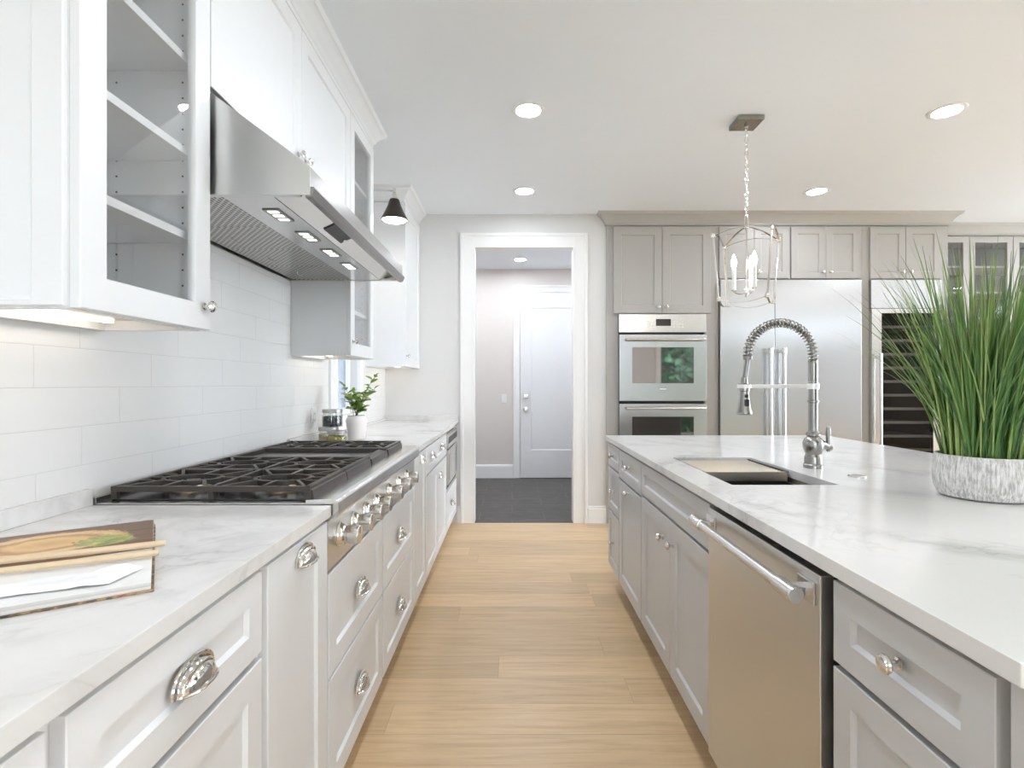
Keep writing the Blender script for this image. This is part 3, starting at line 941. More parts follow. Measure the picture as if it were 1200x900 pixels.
# grates
GX0, GX1 = -1.086, -.545
def grate_bm(y0, y1):
    bm = bmesh.new()
    zt, zb = .957, .942
    t_ = .013; ch = .02
    out = [(GX0, y0 + ch), (GX0 + ch, y0), (GX1 - ch, y0), (GX1, y0 + ch), (GX1, y1 - .002), (GX0, y1 - .002)]
    # outer frame: chamfered bars
    def bar(p, q, wd=.013, za=zb, zc=zt):
        p = Vector(p); q = Vector(q); d = (q - p).normalized(); n = Vector((-d.y, d.x)) * wd / 2
        pts = [p - n, q - n, q + n, p + n]
        prism(bm, [(v.x, v.y) for v in pts], 'z', za, zc, .0015)
    bar((GX0, y0 + .007), (GX1, y0 + .007)); bar((GX0, y1 - .008), (GX1, y1 - .008))
    bar((GX0 + .007, y0), (GX0 + .007, y1 - .001)); bar((GX1 - .009, y0), (GX1 - .009, y1 - .001), .017)
    xm = (GX0 + GX1) / 2
    bar((xm, y0), (xm, y1), .012)
    # sloped outer skirt on the front side
    prism(bm, [(GX1 - .012, .955), (GX1 + .004, .946), (GX1 + .008, .926), (GX1 - .002, .926), (GX1 - .012, .942)], 'y', y0 + .004, y1 - .002)
    yc = (y0 + y1) / 2
    for xc in ((GX0 + xm) / 2, (GX1 + xm) / 2):
        rx, ry = .088, .062
        ring = [(xc + rx * math.cos(2 * PI * k / 32), yc + ry * math.sin(2 * PI * k / 32)) for k in range(32)]
        inner = [(xc + (rx - .011) * math.cos(2 * PI * k / 32), yc + (ry - .011) * math.sin(2 * PI * k / 32)) for k in range(32)]
        vo = [[bm.verts.new((p[0], p[1], z)) for p in ring] for z in (zb + .002, zt - .001)]
        vi = [[bm.verts.new((p[0], p[1], z)) for p in inner] for z in (zb + .002, zt - .001)]
        for k in range(32):
            q = (k + 1) % 32
            bm.faces.new((vo[0][k], vo[0][q], vo[1][q], vo[1][k])); bm.faces.new((vi[0][q], vi[0][k], vi[1][k], vi[1][q]))
            bm.faces.new((vo[1][k], vo[1][q], vi[1][q], vi[1][k])); bm.faces.new((vo[0][q], vo[0][k], vi[0][k], vi[0][q]))
        for sx in (-1, 1):
            bar((xc + sx * .070, yc), (xc + sx * .132, yc), .011)
            for sy in (-1, 1):
                bar((xc + sx * .058, yc + sy * .044), (xc + sx * .112, yc + sy * .132), .010)
        for sy in (-1, 1):
            bar((xc, yc + sy * .046), (xc, yc + sy * .138), .011)
        so = 1 if xc > xm else -1
        for sy in (-1, 1): bar((xc + so * .080, yc + sy * .052), (xc + so * .13, yc + sy * .052), .009)
    for xx in (GX0 + .008, xm, GX1 - .01):
        for yy in (y0 + .008, y1 - .010):
            box(bm, xx - .008, xx + .008, yy - .006, yy + .006, .9222, .944, .001)
    return bm
def burner(yc, xc, n):
    bm = bmesh.new()
    lathe(bm, [(0, .9221), (.052, .9221), (.052, .926), (.040, .931), (.036, .936), (0, .936)], (xc, yc, 0), (0, 0, 1), 24)
    b = obj('burner', bm, 'brass', rt, label='brass gas burner with black star cap')
    bm = bmesh.new()
    pts = []
    for k in range(20):
        r = .046 if k % 4 in (0, 1) else .026
        pts.append((xc + r * math.cos(2 * PI * k / 20), yc + r * math.sin(2 * PI * k / 20)))
    prism(bm, pts, 'z', .9362, .942, .001)
    obj('cap', bm, 'cast_iron', b)
SEC = [(1.430, 1.727), (1.727, 2.020), (2.306, 2.590)]
for (a, b) in SEC:
    obj('grate', grate_bm(a - CY0, b - CY0), 'cast_iron', rt, label='black cast-iron grate')
    xm = (GX0 + GX1) / 2
    for xc in ((GX0 + xm) / 2, (GX1 + xm) / 2): burner((a + b) / 2 - CY0, xc, 0)
bm = bmesh.new()
ga, gb = 2.024 - CY0, 2.302 - CY0
for (a, b, c, d) in ((GX0, GX1, ga, ga + .014), (GX0, GX1, gb - .014, gb), (GX0, GX0 + .02, ga + .014, gb - .014)):
    box(bm, a, b, c, d, .9222, .956, .002)
prism(bm, [(GX1 - .03, .952), (GX1 + .004, .944), (GX1 + .008, .926), (GX1 - .03, .926)], 'y', ga + .0141, gb - .0141)
box(bm, GX0 + .0201, GX1 - .0301, ga + .0141, gb - .0141, .9222, .932)
gr = obj('griddle', bm, 'cast_iron', rt, label='black-framed griddle section')
bm = bmesh.new(); box(bm, GX0 + .022, GX1 - .032, ga + .016, gb - .016, .9322, .938, .002); obj('plate', bm, 'dark_steel', gr)

# ------------------------------------------------------------------ island
XI = .615           # box front (fronts stand at .595)
def isl(y_far, y_near, label, group='grey island cabinets', name='base_cabinet', cat='cabinet'):
    return thing(name, label, cat, (XI, y_far, 0), -R90, group), y_far - y_near
G = 'grey_paint_brightened'; IT = .13; IZ = .883
t, w = isl(3.272, 2.942, 'narrow grey three-drawer cabinet at the far end of the island')
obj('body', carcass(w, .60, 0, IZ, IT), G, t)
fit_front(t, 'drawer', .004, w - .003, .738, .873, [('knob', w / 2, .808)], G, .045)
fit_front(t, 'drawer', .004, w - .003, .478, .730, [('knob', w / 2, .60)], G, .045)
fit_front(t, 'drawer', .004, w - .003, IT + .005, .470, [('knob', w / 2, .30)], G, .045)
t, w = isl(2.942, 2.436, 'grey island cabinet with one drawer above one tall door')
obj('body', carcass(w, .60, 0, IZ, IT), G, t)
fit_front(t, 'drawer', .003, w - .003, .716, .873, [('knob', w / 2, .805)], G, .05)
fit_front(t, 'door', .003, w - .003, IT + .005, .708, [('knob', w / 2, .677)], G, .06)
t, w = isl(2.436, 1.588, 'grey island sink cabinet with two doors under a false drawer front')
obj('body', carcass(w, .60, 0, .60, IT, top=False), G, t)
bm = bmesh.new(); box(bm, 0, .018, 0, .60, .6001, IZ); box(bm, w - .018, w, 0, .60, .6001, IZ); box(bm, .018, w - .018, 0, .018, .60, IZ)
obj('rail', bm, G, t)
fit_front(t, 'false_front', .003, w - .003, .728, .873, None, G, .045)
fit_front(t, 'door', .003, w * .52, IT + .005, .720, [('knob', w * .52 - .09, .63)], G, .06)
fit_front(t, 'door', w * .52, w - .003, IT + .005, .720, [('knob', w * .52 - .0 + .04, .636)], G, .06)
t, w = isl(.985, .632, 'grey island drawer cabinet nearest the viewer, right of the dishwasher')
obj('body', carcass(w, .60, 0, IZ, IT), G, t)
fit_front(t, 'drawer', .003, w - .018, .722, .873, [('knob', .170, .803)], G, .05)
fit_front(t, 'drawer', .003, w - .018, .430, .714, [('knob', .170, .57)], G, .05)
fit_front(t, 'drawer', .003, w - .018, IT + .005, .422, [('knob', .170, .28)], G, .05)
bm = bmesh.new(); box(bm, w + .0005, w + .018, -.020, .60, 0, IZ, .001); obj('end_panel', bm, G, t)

# dishwasher
dw, w = isl(1.586, 1.006, 'stainless dishwasher with long bar handle built into the island front', None, 'dishwasher', 'dishwasher')
if 'group' in dw: del dw['group']
bm = bmesh.new(); box(bm, .004, w - .004, .002, .56, .12, .872, .003); box(bm, .004, w - .004, .06, .08, 0, .1195)
obj('body', bm, 'black_plastic', dw)
bm = bmesh.new(); box(bm, .003, w - .003, -.028, .0, .135, .868, .004); dd = obj('door', bm, 'brushed_steel_side', dw, label='brushed stainless door panel')
bm = bmesh.new()
hz, hy = .829, -.072
tube(bm, [(.010, hy, hz), (w - .010, hy, hz)], .0125, 18)
for a, b in ((.004, .075), (w - .075, w - .004)):
    lathe(bm, [(0, 0), (.0150, 0), (.0165, .002), (.0165, b - a - .004), (.0155, b - a - .002), (.0125, b - a)] if a < .1 else [(.0125, 0), (.0155, .002), (.0165, .004), (.0165, b - a - .002), (.0150, b - a), (0, b - a)], (a, hy, hz), (1, 0, 0), 20)
for xx in (.040, w - .040):
    box(bm, xx - .016, xx + .016, hy + .004, -.0278, hz - .009, hz + .009, .003)
    box(bm, xx - .030, xx + .030, -.036, -.0278, hz - .022, hz + .022, .002)
obj('handle', bm, 'satin_steel', dd, label='thick polished bar handle')

# back of the island
t = thing('base_cabinet', 'grey panelled cabinets along the seating side of the island', 'cabinet', (1.90, .632, 0), R90, 'grey island cabinets')
wl = 3.272 - .632
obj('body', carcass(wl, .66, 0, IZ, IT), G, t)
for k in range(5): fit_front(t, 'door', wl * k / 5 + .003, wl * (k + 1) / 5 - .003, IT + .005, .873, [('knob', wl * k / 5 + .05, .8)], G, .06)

# island worktop with the sink cut-out
IX0, IX1, IY0, IY1 = .583, 1.95, .606, 3.30
SX0, SX1, SY0, SY1 = .700, 1.040, 1.680, 2.312
bm = bmesh.new()
def ringv(x0, x1, y0, y1, z): return [bm.verts.new(p) for p in ((x0, y0, z), (x1, y0, z), (x1, y1, z), (x0, y1, z))]
oB, oT = ringv(IX0, IX1, IY0, IY1, .884), ringv(IX0, IX1, IY0, IY1, .914)
iB, iT = ringv(SX0, SX1, SY0, SY1, .884), ringv(SX0, SX1, SY0, SY1, .914)
sides = []
for i in range(4):
    j = (i + 1) % 4
    bm.faces.new((oT[i], oT[j], iT[j], iT[i])); bm.faces.new((oB[j], oB[i], iB[i], iB[j]))
    bm.faces.new((oB[i], oB[j], oT[j], oT[i])); bm.faces.new((iB[j], iB[i], iT[i], iT[j]))
es = [e for e in bm.edges if len({round(v.co.z, 4) for v in e.verts}) == 2 or
      all(v in oT for v in e.verts) or all(v in oB for v in e.verts) or all(v in iT for v in e.verts)]
bmesh.ops.bevel(bm, geom=es, offset=.0025, segments=2, affect='EDGES', profile=.5)
tag(obj('island_countertop', bm, 'quartz'), 'wide white veined quartz island worktop with the sink cut into it', 'countertop', 'quartz countertops')

# sink
sk = thing('sink', 'stainless undermount sink set in the island worktop', 'sink', (0, 0, 0))
bm = bmesh.new()
a0, a1, b0, b1 = SX0 - .004, SX1 + .004, SY0 - .004, SY1 + .004
tk = .006; zb = .655; zt = .8835
box(bm, a0 - .02, a0, b0 - .02, b1 + .02, zb, zt); box(bm, a1, a1 + .02, b0 - .02, b1 + .02, zb, zt)
box(bm, a0, a1, b0 - .02, b0, zb, zt); box(bm, a0, a1, b1, b1 + .02, zb, zt)
box(bm, a0 - .02, a1 + .02, b0 - .02, b1 + .02, zb - .008, zb)
obj('bowl', bm, 'dark_steel', sk)
bm = bmesh.new(); box(bm, a0 + .0002, a0 + .020, b0 + .0002, b1 - .0002, .862, .870, .001); box(bm, a1 - .020, a1 - .0002, b0 + .0002, b1 - .0002, .862, .870, .001)
obj('ledge', bm, 'satin_steel', sk, label='brushed steel ledge along the rim')
bm = bmesh.new(); lathe(bm, [(0, 0), (.045, 0), (.045, .003), (.03, .004), (.028, .001), (0, .001)], ((SX0 + SX1) / 2, 2.05, zb + .0002), (0, 0, 1), 24)
obj('drain', bm, 'satin_steel', sk)
# roll-up drying rack on the ledges
rk = thing('drying_rack', 'slatted steel drying rack laid over the far half of the sink', 'drying rack', (0, 0, 0))
ra, rb = SX0 + .006, SX1 - .006
z = .8995
bm = bmesh.new()
ys = [1.995 + .0225 * i for i in range(14)]
M['rack_slat'] = mat('rack_slat', (0.70, 0.63, 0.54), 0.28, 1.0)
for y in ys:
    b = bmesh.new(); box(b, ra + .004, rb - .004, y - .0068, y + .0068, z - .004, z + .004, .003)
    obj('slat', b, 'rack_slat', rk)
b = bmesh.new(); box(b, ra + .004, rb - .004, 1.978, 1.983, .8705, z + .006, .001); obj('front_rail', b, 'rack_slat', rk)
for xx in (ra, rb - .012):
    b = bmesh.new(); box(b, xx, xx + .012, 1.975, ys[-1] + .012, z + .0042, z + .009, .002)
    for y in ys: box(b, xx, xx + .012, y - .009, y + .009, z - .0045, z + .0041, .001)
    obj('end_strip', b, 'black_plastic', rk, label='black silicone end strip')
    b = bmesh.new(); box(b, xx + .001, xx + .010, 1.99, ys[-1], .8701, z - .0047); obj('foot', b, 'black_plastic', rk)

# faucet
FX, FY = 1.150, 2.02
fa = thing('kitchen_faucet', 'tall brushed nickel spring-neck faucet standing behind the sink', 'faucet', (FX, FY, .9142))
bm = bmesh.new()
lathe(bm, [(0, 0), (.034, 0), (.034, .012), (.031, .016), (.031, .040), (.028, .046), (.026, .052), (.031, .062), (.036, .078), (.036, .098), (.031, .110), (.023, .117),
           (.022, .120), (.026, .124), (.026, .131), (.0215, .135), (.0165, .140), (.0165, .248), (.0205, .250), (.0205, .257), (.0165, .260), (.0165, .328), (0, .328)], seg=28)
obj('body', bm, 'faucet_nickel', fa)
bm = bmesh.new()
lathe(bm, [(0, 0)] + [(.0175 if k % 2 else .0165, .0005 + .0095 * k / 1) for k in range(9)] + [(.015, .086), (0, .086)], (0, 0, .3285), (0, 0, 1), 24)
obj('collar', bm, 'faucet_nickel', fa, label='ribbed collar')
bm = bmesh.new()
R = .125; zc = .428
path = [(0, 0, .405 + .023 * k / 4) for k in range(4)] + [(-R + R * math.cos(PI * k / 24), 0, zc + R * math.sin(PI * k / 24)) for k in range(25)] + [(-2 * R, 0, .425)]
tube(bm, path, .0085, 10)
obj('hose', bm, 'dark_steel', fa, label='grey inner hose')
def arclen(ps):
    s = [0]
    for a, b in zip(ps[:-1], ps[1:]): s.append(s[-1] + (Vector(b) - Vector(a)).length)
    return s
S = arclen(path); L = S[-1]
turns = 30; N = turns * 12
coil = []
for i in range(N + 1):
    d = L * i / N
    k = max(j for j in range(len(S)) if S[j] <= d + 1e-9); k = min(k, len(S) - 2)
    f = (d - S[k]) / max(1e-9, S[k + 1] - S[k])
    p = Vector(path[k]).lerp(Vector(path[k + 1]), f); tg = (Vector(path[k + 1]) - Vector(path[k])).normalized()
    n1 = Vector((0, 1, 0)); n2 = tg.cross(n1)
    a = 2 * PI * turns * i / N
    coil.append(p + .0162 * (math.cos(a) * n1 + math.sin(a) * n2))
bm = bmesh.new(); tube(bm, coil, .0027, 6)
obj('spring', bm, 'faucet_nickel', fa, label='coiled spring sleeve')
bm = bmesh.new()
hx = -2 * R - .002
lathe(bm, [(0, .412), (.016, .412), (.017, .416), (.017, .424), (.014, .428), (0, .428)], (-2 * R, 0, 0), (0, 0, 1), 20)
tube(bm, [(-2 * R, 0, .412), (-2 * R - .006, 0, .375), (-2 * R - .011, 0, .335)], .0095, 12)
obj('hose_end', bm, 'dark_steel', fa)
bm = bmesh.new()
SHX = -2 * R - .013
lathe(bm, [(0, .203), (.026, .203), (.0285, .206), (.0285, .213), (.026, .218), (.021, .245), (.0175, .275), (.0165, .292), (.020, .294), (.020, .318), (.013, .324), (.011, .345), (0, .345)], (SHX, 0, 0), (0, 0, 1), 24)
sh = obj('spray_head', bm, 'faucet_nickel', fa)
bm = bmesh.new(); box(bm, SHX - .009, SHX + .007, -.030, -.017, .236, .262, .003); box(bm, SHX - .007, SHX + .005, -.027, -.014, .268, .281, .003)
obj('button', bm, 'black_plastic', sh)
bm = bmesh.new()
lathe(bm, [(.0205, .304), (.026, .304), (.026, .318), (.0205, .318)], (SHX, 0, 0), (0, 0, 1), 24)
box(bm, SHX + .022, -.012, -.006, .006, .304, .318, .002)
lathe(bm, [(.0167, .300), (.0205, .300), (.0205, .322), (.0167, .322)], (0, 0, 0), (0, 0, 1), 24)
obj('support_arm', bm, 'pale_steel', fa, label='polished horizontal support arm')
bm = bmesh.new()
tube(bm, [(.030, 0, .088), (.040, 0, .086), (.052, 0, .080), (.060, 0, .078)], [.020, .0165, .013, .011], 14)
lathe(bm, [(0, -.010), (.011, -.008), (.013, 0), (.011, .008), (0, .010)], (.062, 0, .077), (1, 0, 0), 16)
lathe(bm, [(0, .060), (.006, .062), (.0075, .066), (.005, .072), (.0065, .09), (.0085, .12), (.0095, .138), (.008, .152), (.004, .158), (0, .159)], (.057, 0, 0), (0, 0, 1), 14)
obj('handle', bm, 'faucet_nickel', fa, label='upright lever handle')
bm = bmesh.new(); lathe(bm, [(0, 0), (.0285, 0), (.0285, .003), (.026, .0055), (.024, .006), (.022, .0045), (0, .0045)], (1.19, 1.825, .9142), (0, 0, 1), 28)
tag(obj('counter_button', bm, 'satin_steel'), 'small round steel button set flush in the island worktop behind the sink', 'button')

# ------------------------------------------------------------------ potted grass on the island
PX, PY = 1.335, 1.500
pg = thing('potted_grass', 'tall bushy green grass in a carved pale grey pot on the island', 'plant', (PX, PY, .9142))
bm = bmesh.new()
lathe(bm, [(0, 0), (.092, 0), (.103, .006), (.112, .03), (.1145, .06), (.1125, .10), (.1095, .119), (.1065, .121), (.1035, .119), (.1035, .095), (0, .095)], seg=48)
obj('pot', bm, 'carved_pot', pg)
bm = bmesh.new(); lathe(bm, [(0, .0955), (.103, .0955), (.103, .100), (0, .104)], seg=24); obj('soil', bm, 'soil', pg)
def grass():
    rnd = random.Random(5)
    bm = bmesh.new()
    lay = bm.verts.layers.float.new('along')
    def blade(base, az, lean, ln, wd, droop, seg=9):
        d = Vector((math.cos(az), math.sin(az), 0)); sdir = Vector((-d.y, d.x, 0))
        tw = rnd.uniform(-.9, .9)
        sdir = (sdir * math.cos(tw) + d * math.sin(tw)).normalized()
        p = Vector(base); ang = lean * .35
        prev = None
        for k in range(seg + 1):
            s = k / seg
            w_ = wd * (1 - s ** 2.2) + .0004
            dirv = d * math.sin(ang) + Vector((0, 0, 1)) * math.cos(ang)
            nrm = dirv.cross(sdir)
            v = [bm.verts.new(p - sdir * w_), bm.verts.new(p + nrm * w_ * .45), bm.verts.new(p + sdir * w_)]
            for q in v: q[lay] = s
            if prev:
                bm.faces.new((prev[0], prev[1], v[1], v[0])); bm.faces.new((prev[1], prev[2], v[2], v[1]))
            prev = v
            p = p + dirv * ln / seg
            ang = lean * .35 + (lean * .65 + droop) * (s + 1 / seg) ** 1.3
    for i in range(600):
        r = .088 * math.sqrt(rnd.random()); a = rnd.uniform(0, 2 * PI)
        base = (r * math.cos(a), r * math.sin(a), .098)
        az = a + rnd.gauss(0, .55)
        u = rnd.random()
        lean = (.03 + .80 * u ** 1.25) * (0.5 + .5 * r / .088)
        ln = rnd.uniform(.28, .62)
        if rnd.random() < .2: ln *= 1.10
        blade(base, az, lean, min(ln, .66), rnd.uniform(.0016, .0046), rnd.uniform(-.08, .22))
    for i in range(90):            # long thin outliers
        a = rnd.uniform(0, 2 * PI)
        base = (.06 * math.cos(a), .06 * math.sin(a), .098)
        blade(base, a + rnd.gauss(0, .3), rnd.uniform(.3, 1.15), rnd.uniform(.36, .62), rnd.uniform(.0010, .0019), rnd.uniform(0, .35))
    for i in range(16):            # broad upright blades
        a = rnd.uniform(0, 2 * PI)
        blade((.05 * math.cos(a), .05 * math.sin(a), .098), a, rnd.uniform(.05, .35), rnd.uniform(.42, .56), rnd.uniform(.008, .011), .05)
    return bm
fo = obj('blades', grass(), 'grass_blade', pg, recalc=False, ang=0)

# ------------------------------------------------------------------ pendant lantern
PNX, PNY = 1.342, 3.03
pn = thing('pendant_lantern', 'polished nickel open-cage pendant lantern with lit candle bulbs above the island', 'pendant light', (PNX, PNY, H))
bm = bmesh.new(); box(bm, -.072, .072, -.072, .072, -.026, -.0005, .003)
lathe(bm, [(0, 0), (.012, 0), (.012, -.010), (.006, -.016), (0, -.016)], (0, 0, -.026), (0, 0, 1), 16); obj('canopy', bm, 'faucet_nickel', pn)
zt = 2.07 - H; za = 2.135 - H; zbm = 1.712 - H
bm = bmesh.new()
tube(bm, [(.006 * math.cos(2 * PI * k / 12), 0, -.047 + .010 * math.sin(2 * PI * k / 12)) for k in range(12)], .0018, 6, closed=True)
zz = -.052; i = 0
while zz > za + .09:
    ln = .046
    c = zz - ln / 2 + .004
    ring = []
    for k in range(16):
        a = 2 * PI * k / 16
        u = .0085 * math.cos(a); v = (ln / 2) * math.sin(a)
        ring.append((u, 0, c + v) if i % 2 else (0, u, c + v))
    tube(bm, ring, .0021, 6, closed=True)
    zz -= ln - .0075; i += 1
lt = [(.010 * math.cos(2 * PI * k / 20), 0, (za + zz) / 2 + .006 + ((zz - za) / 2 + .010) * math.sin(2 * PI * k / 20)) for k in range(20)]
tube(bm, lt, .0026, 6, closed=True)
obj('chain', bm, 'nickel', pn)
bm = bmesh.new()
th0 = math.radians(12)
top = [Vector((.213 * math.cos(th0 + k * R90), .213 * math.sin(th0 + k * R90), zt)) for k in range(4)]
bot = [Vector((.176 * math.cos(th0 + k * R90), .176 * math.sin(th0 + k * R90), zbm)) for k in range(4)]
def strap(pts, w_=.013, t_=.0028):
    prev = None
    n = len(pts)
    for i, p in enumerate(pts):
        a = pts[max(0, i - 1)]; b = pts[min(n - 1, i + 1)]
        tg = (b - a).normalized()
        sd = tg.cross(Vector((0, 0, 1)))
        if sd.length < .2: sd = tg.cross(Vector((p.x, p.y, 0)))
        sd.normalize(); nn = sd.cross(tg)
        v = [bm.verts.new(p + sd * x * w_ / 2 + nn * y * t_ / 2) for x, y in ((-1, -1), (1, -1), (1, 1), (-1, 1))]
        if prev:
            for k in range(4): bm.faces.new((prev[k], prev[(k + 1) % 4], v[(k + 1) % 4], v[k]))
        else: bm.faces.new(v[::-1])
        prev = v
    bm.faces.new(prev)
apex = Vector((0, 0, za))
for k in range(4):
    a, b = top[k], top[(k + 1) % 4]
    strap([a.lerp(b, s / 12) + Vector((0, 0, .030 * math.sin(PI * s / 12))) for s in range(13)], .010)
    strap([Vector((a.x * (1 - s / 10), a.y * (1 - s / 10), zt + (za - zt) * math.sin(PI / 2 * s / 10))) for s in range(11)], .014)
    a2, b2 = bot[k], bot[(k + 1) % 4]
    strap([a2.lerp(b2, s / 12) + Vector((0, 0, -.024 * math.sin(PI * s / 12))) for s in range(13)], .010)
    strap([a.lerp(a2, s / 4) for s in range(5)], .012, .005)
    for v in (a, a2):
        box(bm, v.x - .009, v.x + .009, v.y - .009, v.y + .009, v.z - .012, v.z + .012, .002)
lathe(bm, [(0, za - .012), (.012, za - .010), (.014, za), (.010, za + .010), (.004, za + .018), (0, za + .018)], seg=16)
obj('frame', bm, 'nickel', pn)
bm = bmesh.new()
zh = 1.765 - H
tube(bm, [(0, 0, za), (0, 0, zh - .02)], .0045, 10)
lathe(bm, [(0, zh - .035), (.008, zh - .028), (.014, zh - .012), (.014, zh + .008), (.006, zh + .02), (0, zh + .02)], seg=16)
cand = []
for ang in (165, 45, 285):
    a = math.radians(ang); cx, cy = .066 * math.cos(a), .066 * math.sin(a); cand.append((cx, cy))
    tube(bm, [(0, 0, zh - .005), (cx * .5, cy * .5, zh - .014), (cx * .9, cy * .9, zh - .006), (cx, cy, zh + .006)], .004, 8)
    lathe(bm, [(0, 0), (.010, 0), (.016, .006), (.014, .008), (0, .008)], (cx, cy, zh + .004), (0, 0, 1), 16)
obj('candelabra', bm, 'nickel', pn)
for cx, cy in cand:
    bm = bmesh.new(); lathe(bm, [(0, .0125), (.0115, .0125), (.0115, .130), (.009, .133), (0, .133)], (cx, cy, zh), (0, 0, 1), 16)
    c = obj('candle', bm, 'candle_sleeve', pn, label='white candle sleeve')
    bm = bmesh.new(); lathe(bm, [(0, .1335), (.007, .1335), (.0125, .150), (.015, .163), (.013, .180), (.007, .200), (.002, .214), (0, .216)], (cx, cy, zh), (0, 0, 1), 16)
    obj('bulb', bm, 'bulb_glow', c, label='lit flame-shaped bulb')

# ------------------------------------------------------------------ recessed ceiling lights
def can(loc, label):
    t = thing('recessed_light', label, 'ceiling light', loc, 0, 'recessed ceiling lights')
    bm = bmesh.new(); lathe(bm, [(.066, -.0005), (.092, -.0005), (.092, -.004), (.086, -.007), (.070, -.007), (.066, -.003)], seg=32)
    # close ring profile
    obj('trim_ring', bm, 'trim_paint', t)
    bm = bmesh.new(); lathe(bm, [(0, -.001), (.0655, -.001), (.0655, -.0035), (0, -.0035)], seg=32); obj('lens', bm, 'can_glow', t, label='lit white lens')
    return t
def can_fix(bm): pass
c0 = can((.09, 2.91, H), 'lit recessed ceiling light nearer the viewer, above the wood floor aisle')
dup(c0, (.097, 4.13, H), 'lit recessed ceiling light nearest the far doorway')
dup(c0, (2.40, 2.92, H), 'lit recessed ceiling light nearer the viewer, to the right of the pendant lantern')
dup(c0, (2.383, 4.137, H), 'lit recessed ceiling light just in front of the refrigerator cabinets')
dup(c0, (.10, 6.40, H), 'lit recessed ceiling light in the hall beyond the doorway')
for x, y in ((.10, 5.35), (-.75, 5.3), (-.75, 6.4), (1.25, 6.4), (1.25, 5.75)):  # extra unseen lights added to brighten the hall
    dup(c0, (x, y, H), 'added unseen recessed light that brightens the hall, hidden above the doorway')
for x in (.09, 2.39, 4.7, 7.0):
    for y in (4.13, 2.92, 1.70, .49, -.72, -1.93):
        if x < 4 and y > 2: continue
        dup(c0, (x, y, H), 'lit recessed ceiling light over the open room outside the frame')

# ------------------------------------------------------------------ wall lamp over the window
wl_ = thing('wall_lamp', 'bronze cone-shaded wall lamp on a slim arm above the window', 'wall lamp', (XL, 3.60, 2.55))
bm = bmesh.new(); lathe(bm, [(0, 0), (.055, 0), (.055, .012), (.045, .02), (.014, .026), (0, .026)], (0.0005, 0, 0), (1, 0, 0), 24); obj('mount', bm, 'satin_steel', wl_)
sx = .333
bm = bmesh.new(); tube(bm, [(.02, 0, 0), (.10, 0, .006), (sx - .012, 0, 0)], .006, 10)
lathe(bm, [(0, -.014), (.010, -.014), (.010, .014), (0, .014)], (sx, 0, 0), (0, 0, 1), 14); obj('arm', bm, 'satin_steel', wl_)
bm = bmesh.new(); lathe(bm, [(0, -.014), (.010, -.016), (.016, -.028), (.018, -.045), (.026, -.048), (.028, -.062), (0, -.062)], (sx, 0, 0), (0, 0, 1), 20); obj('socket', bm, 'nickel', wl_)
bm = bmesh.new(); lathe(bm, [(.0285, -.060), (.032, -.062), (.038, -.078), (.046, -.105), (.066, -.150), (.089, -.195), (.092, -.206), (.0895, -.206), (.0635, -.152), (.043, -.105), (.034, -.078), (.027, -.064)], (sx, 0, 0), (0, 0, 1), 32)
obj('shade', bm, 'bronze', wl_, label='dark bronze metal cone shade')
bm = bmesh.new(); lathe(bm, [(0, -.090), (.012, -.092), (.03, -.115), (.052, -.150), (.078, -.192), (.074, -.206), (.04, -.215), (0, -.218)], (sx, 0, 0), (0, 0, 1), 24)
obj('bulb', bm, 'sconce_glow', wl_, label='lit white globe bulb')

# ------------------------------------------------------------------ tall grey run on the far wall
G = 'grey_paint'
YB = 4.68                      # face-frame plane
def tall(x0, x1, label):
    return thing('tall_cabinet', label, 'cabinet', (x0, YB, 0), 0, 'tall grey cabinets'), x1 - x0
TT = 2.634
def tall_body(w, rects, split):
    t = .02; bm = bmesh.new()
    box(bm, 0, t, 0, .66, 0, TT); box(bm, w - t, w, 0, .66, 0, TT)
    box(bm, t, w - t, .64, .66, 0, TT); box(bm, t, w - t, .02, .64, TT - t, TT); box(bm, t, w - t, .02, .64, split - t, split)
    for x0, x1, z0, z1 in rects: box(bm, x0, x1, 0, .02, z0, z1)
    return bm
# oven cabinet
t, w = tall(.834, 1.797, 'tall grey cabinet around the double oven, beside the doorway')
ox0, ox1 = .106, .874
obj('body', tall_body(w, [(.02, ox0, .11, TT), (ox1, w - .02, .11, TT), (ox0, ox1, 1.850, TT), (ox0, ox1, .11, .46)], 1.870), G, t)
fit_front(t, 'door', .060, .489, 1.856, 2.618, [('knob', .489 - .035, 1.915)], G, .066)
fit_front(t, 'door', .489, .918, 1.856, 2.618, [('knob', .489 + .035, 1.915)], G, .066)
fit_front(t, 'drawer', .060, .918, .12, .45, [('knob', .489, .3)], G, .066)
ov = thing('double_oven', 'stainless double wall oven built into the tall grey cabinet', 'oven', (.834 + ox0 + .001, YB, 0), 0)
w = ox1 - ox0 - .002
bm = bmesh.new(); box(bm, .01, w - .01, .001, .58, .463, 1.846, .002); obj('body', bm, 'black_plastic', ov)
bm = bmesh.new(); box(bm, 0, w, -.030, -.0005, 1.688, 1.848, .003); cp = obj('control_panel', bm, 'satin_steel', ov)
bm = bmesh.new(); box(bm, .325, .455, -.0315, -.0295, 1.745, 1.805, .0005); obj('display', bm, 'black_plastic', cp, label='black display')
bm = bmesh.new()
for sx_ in (.245, .270, .295, .485, .510, .535, .560):
    for zz_ in (1.735, 1.760, 1.785):
        box(bm, sx_ - .005, sx_ + .005, -.0308, -.0296, zz_ - .004, zz_ + .004)
obj('touch_keys', bm, 'pale_steel', cp)
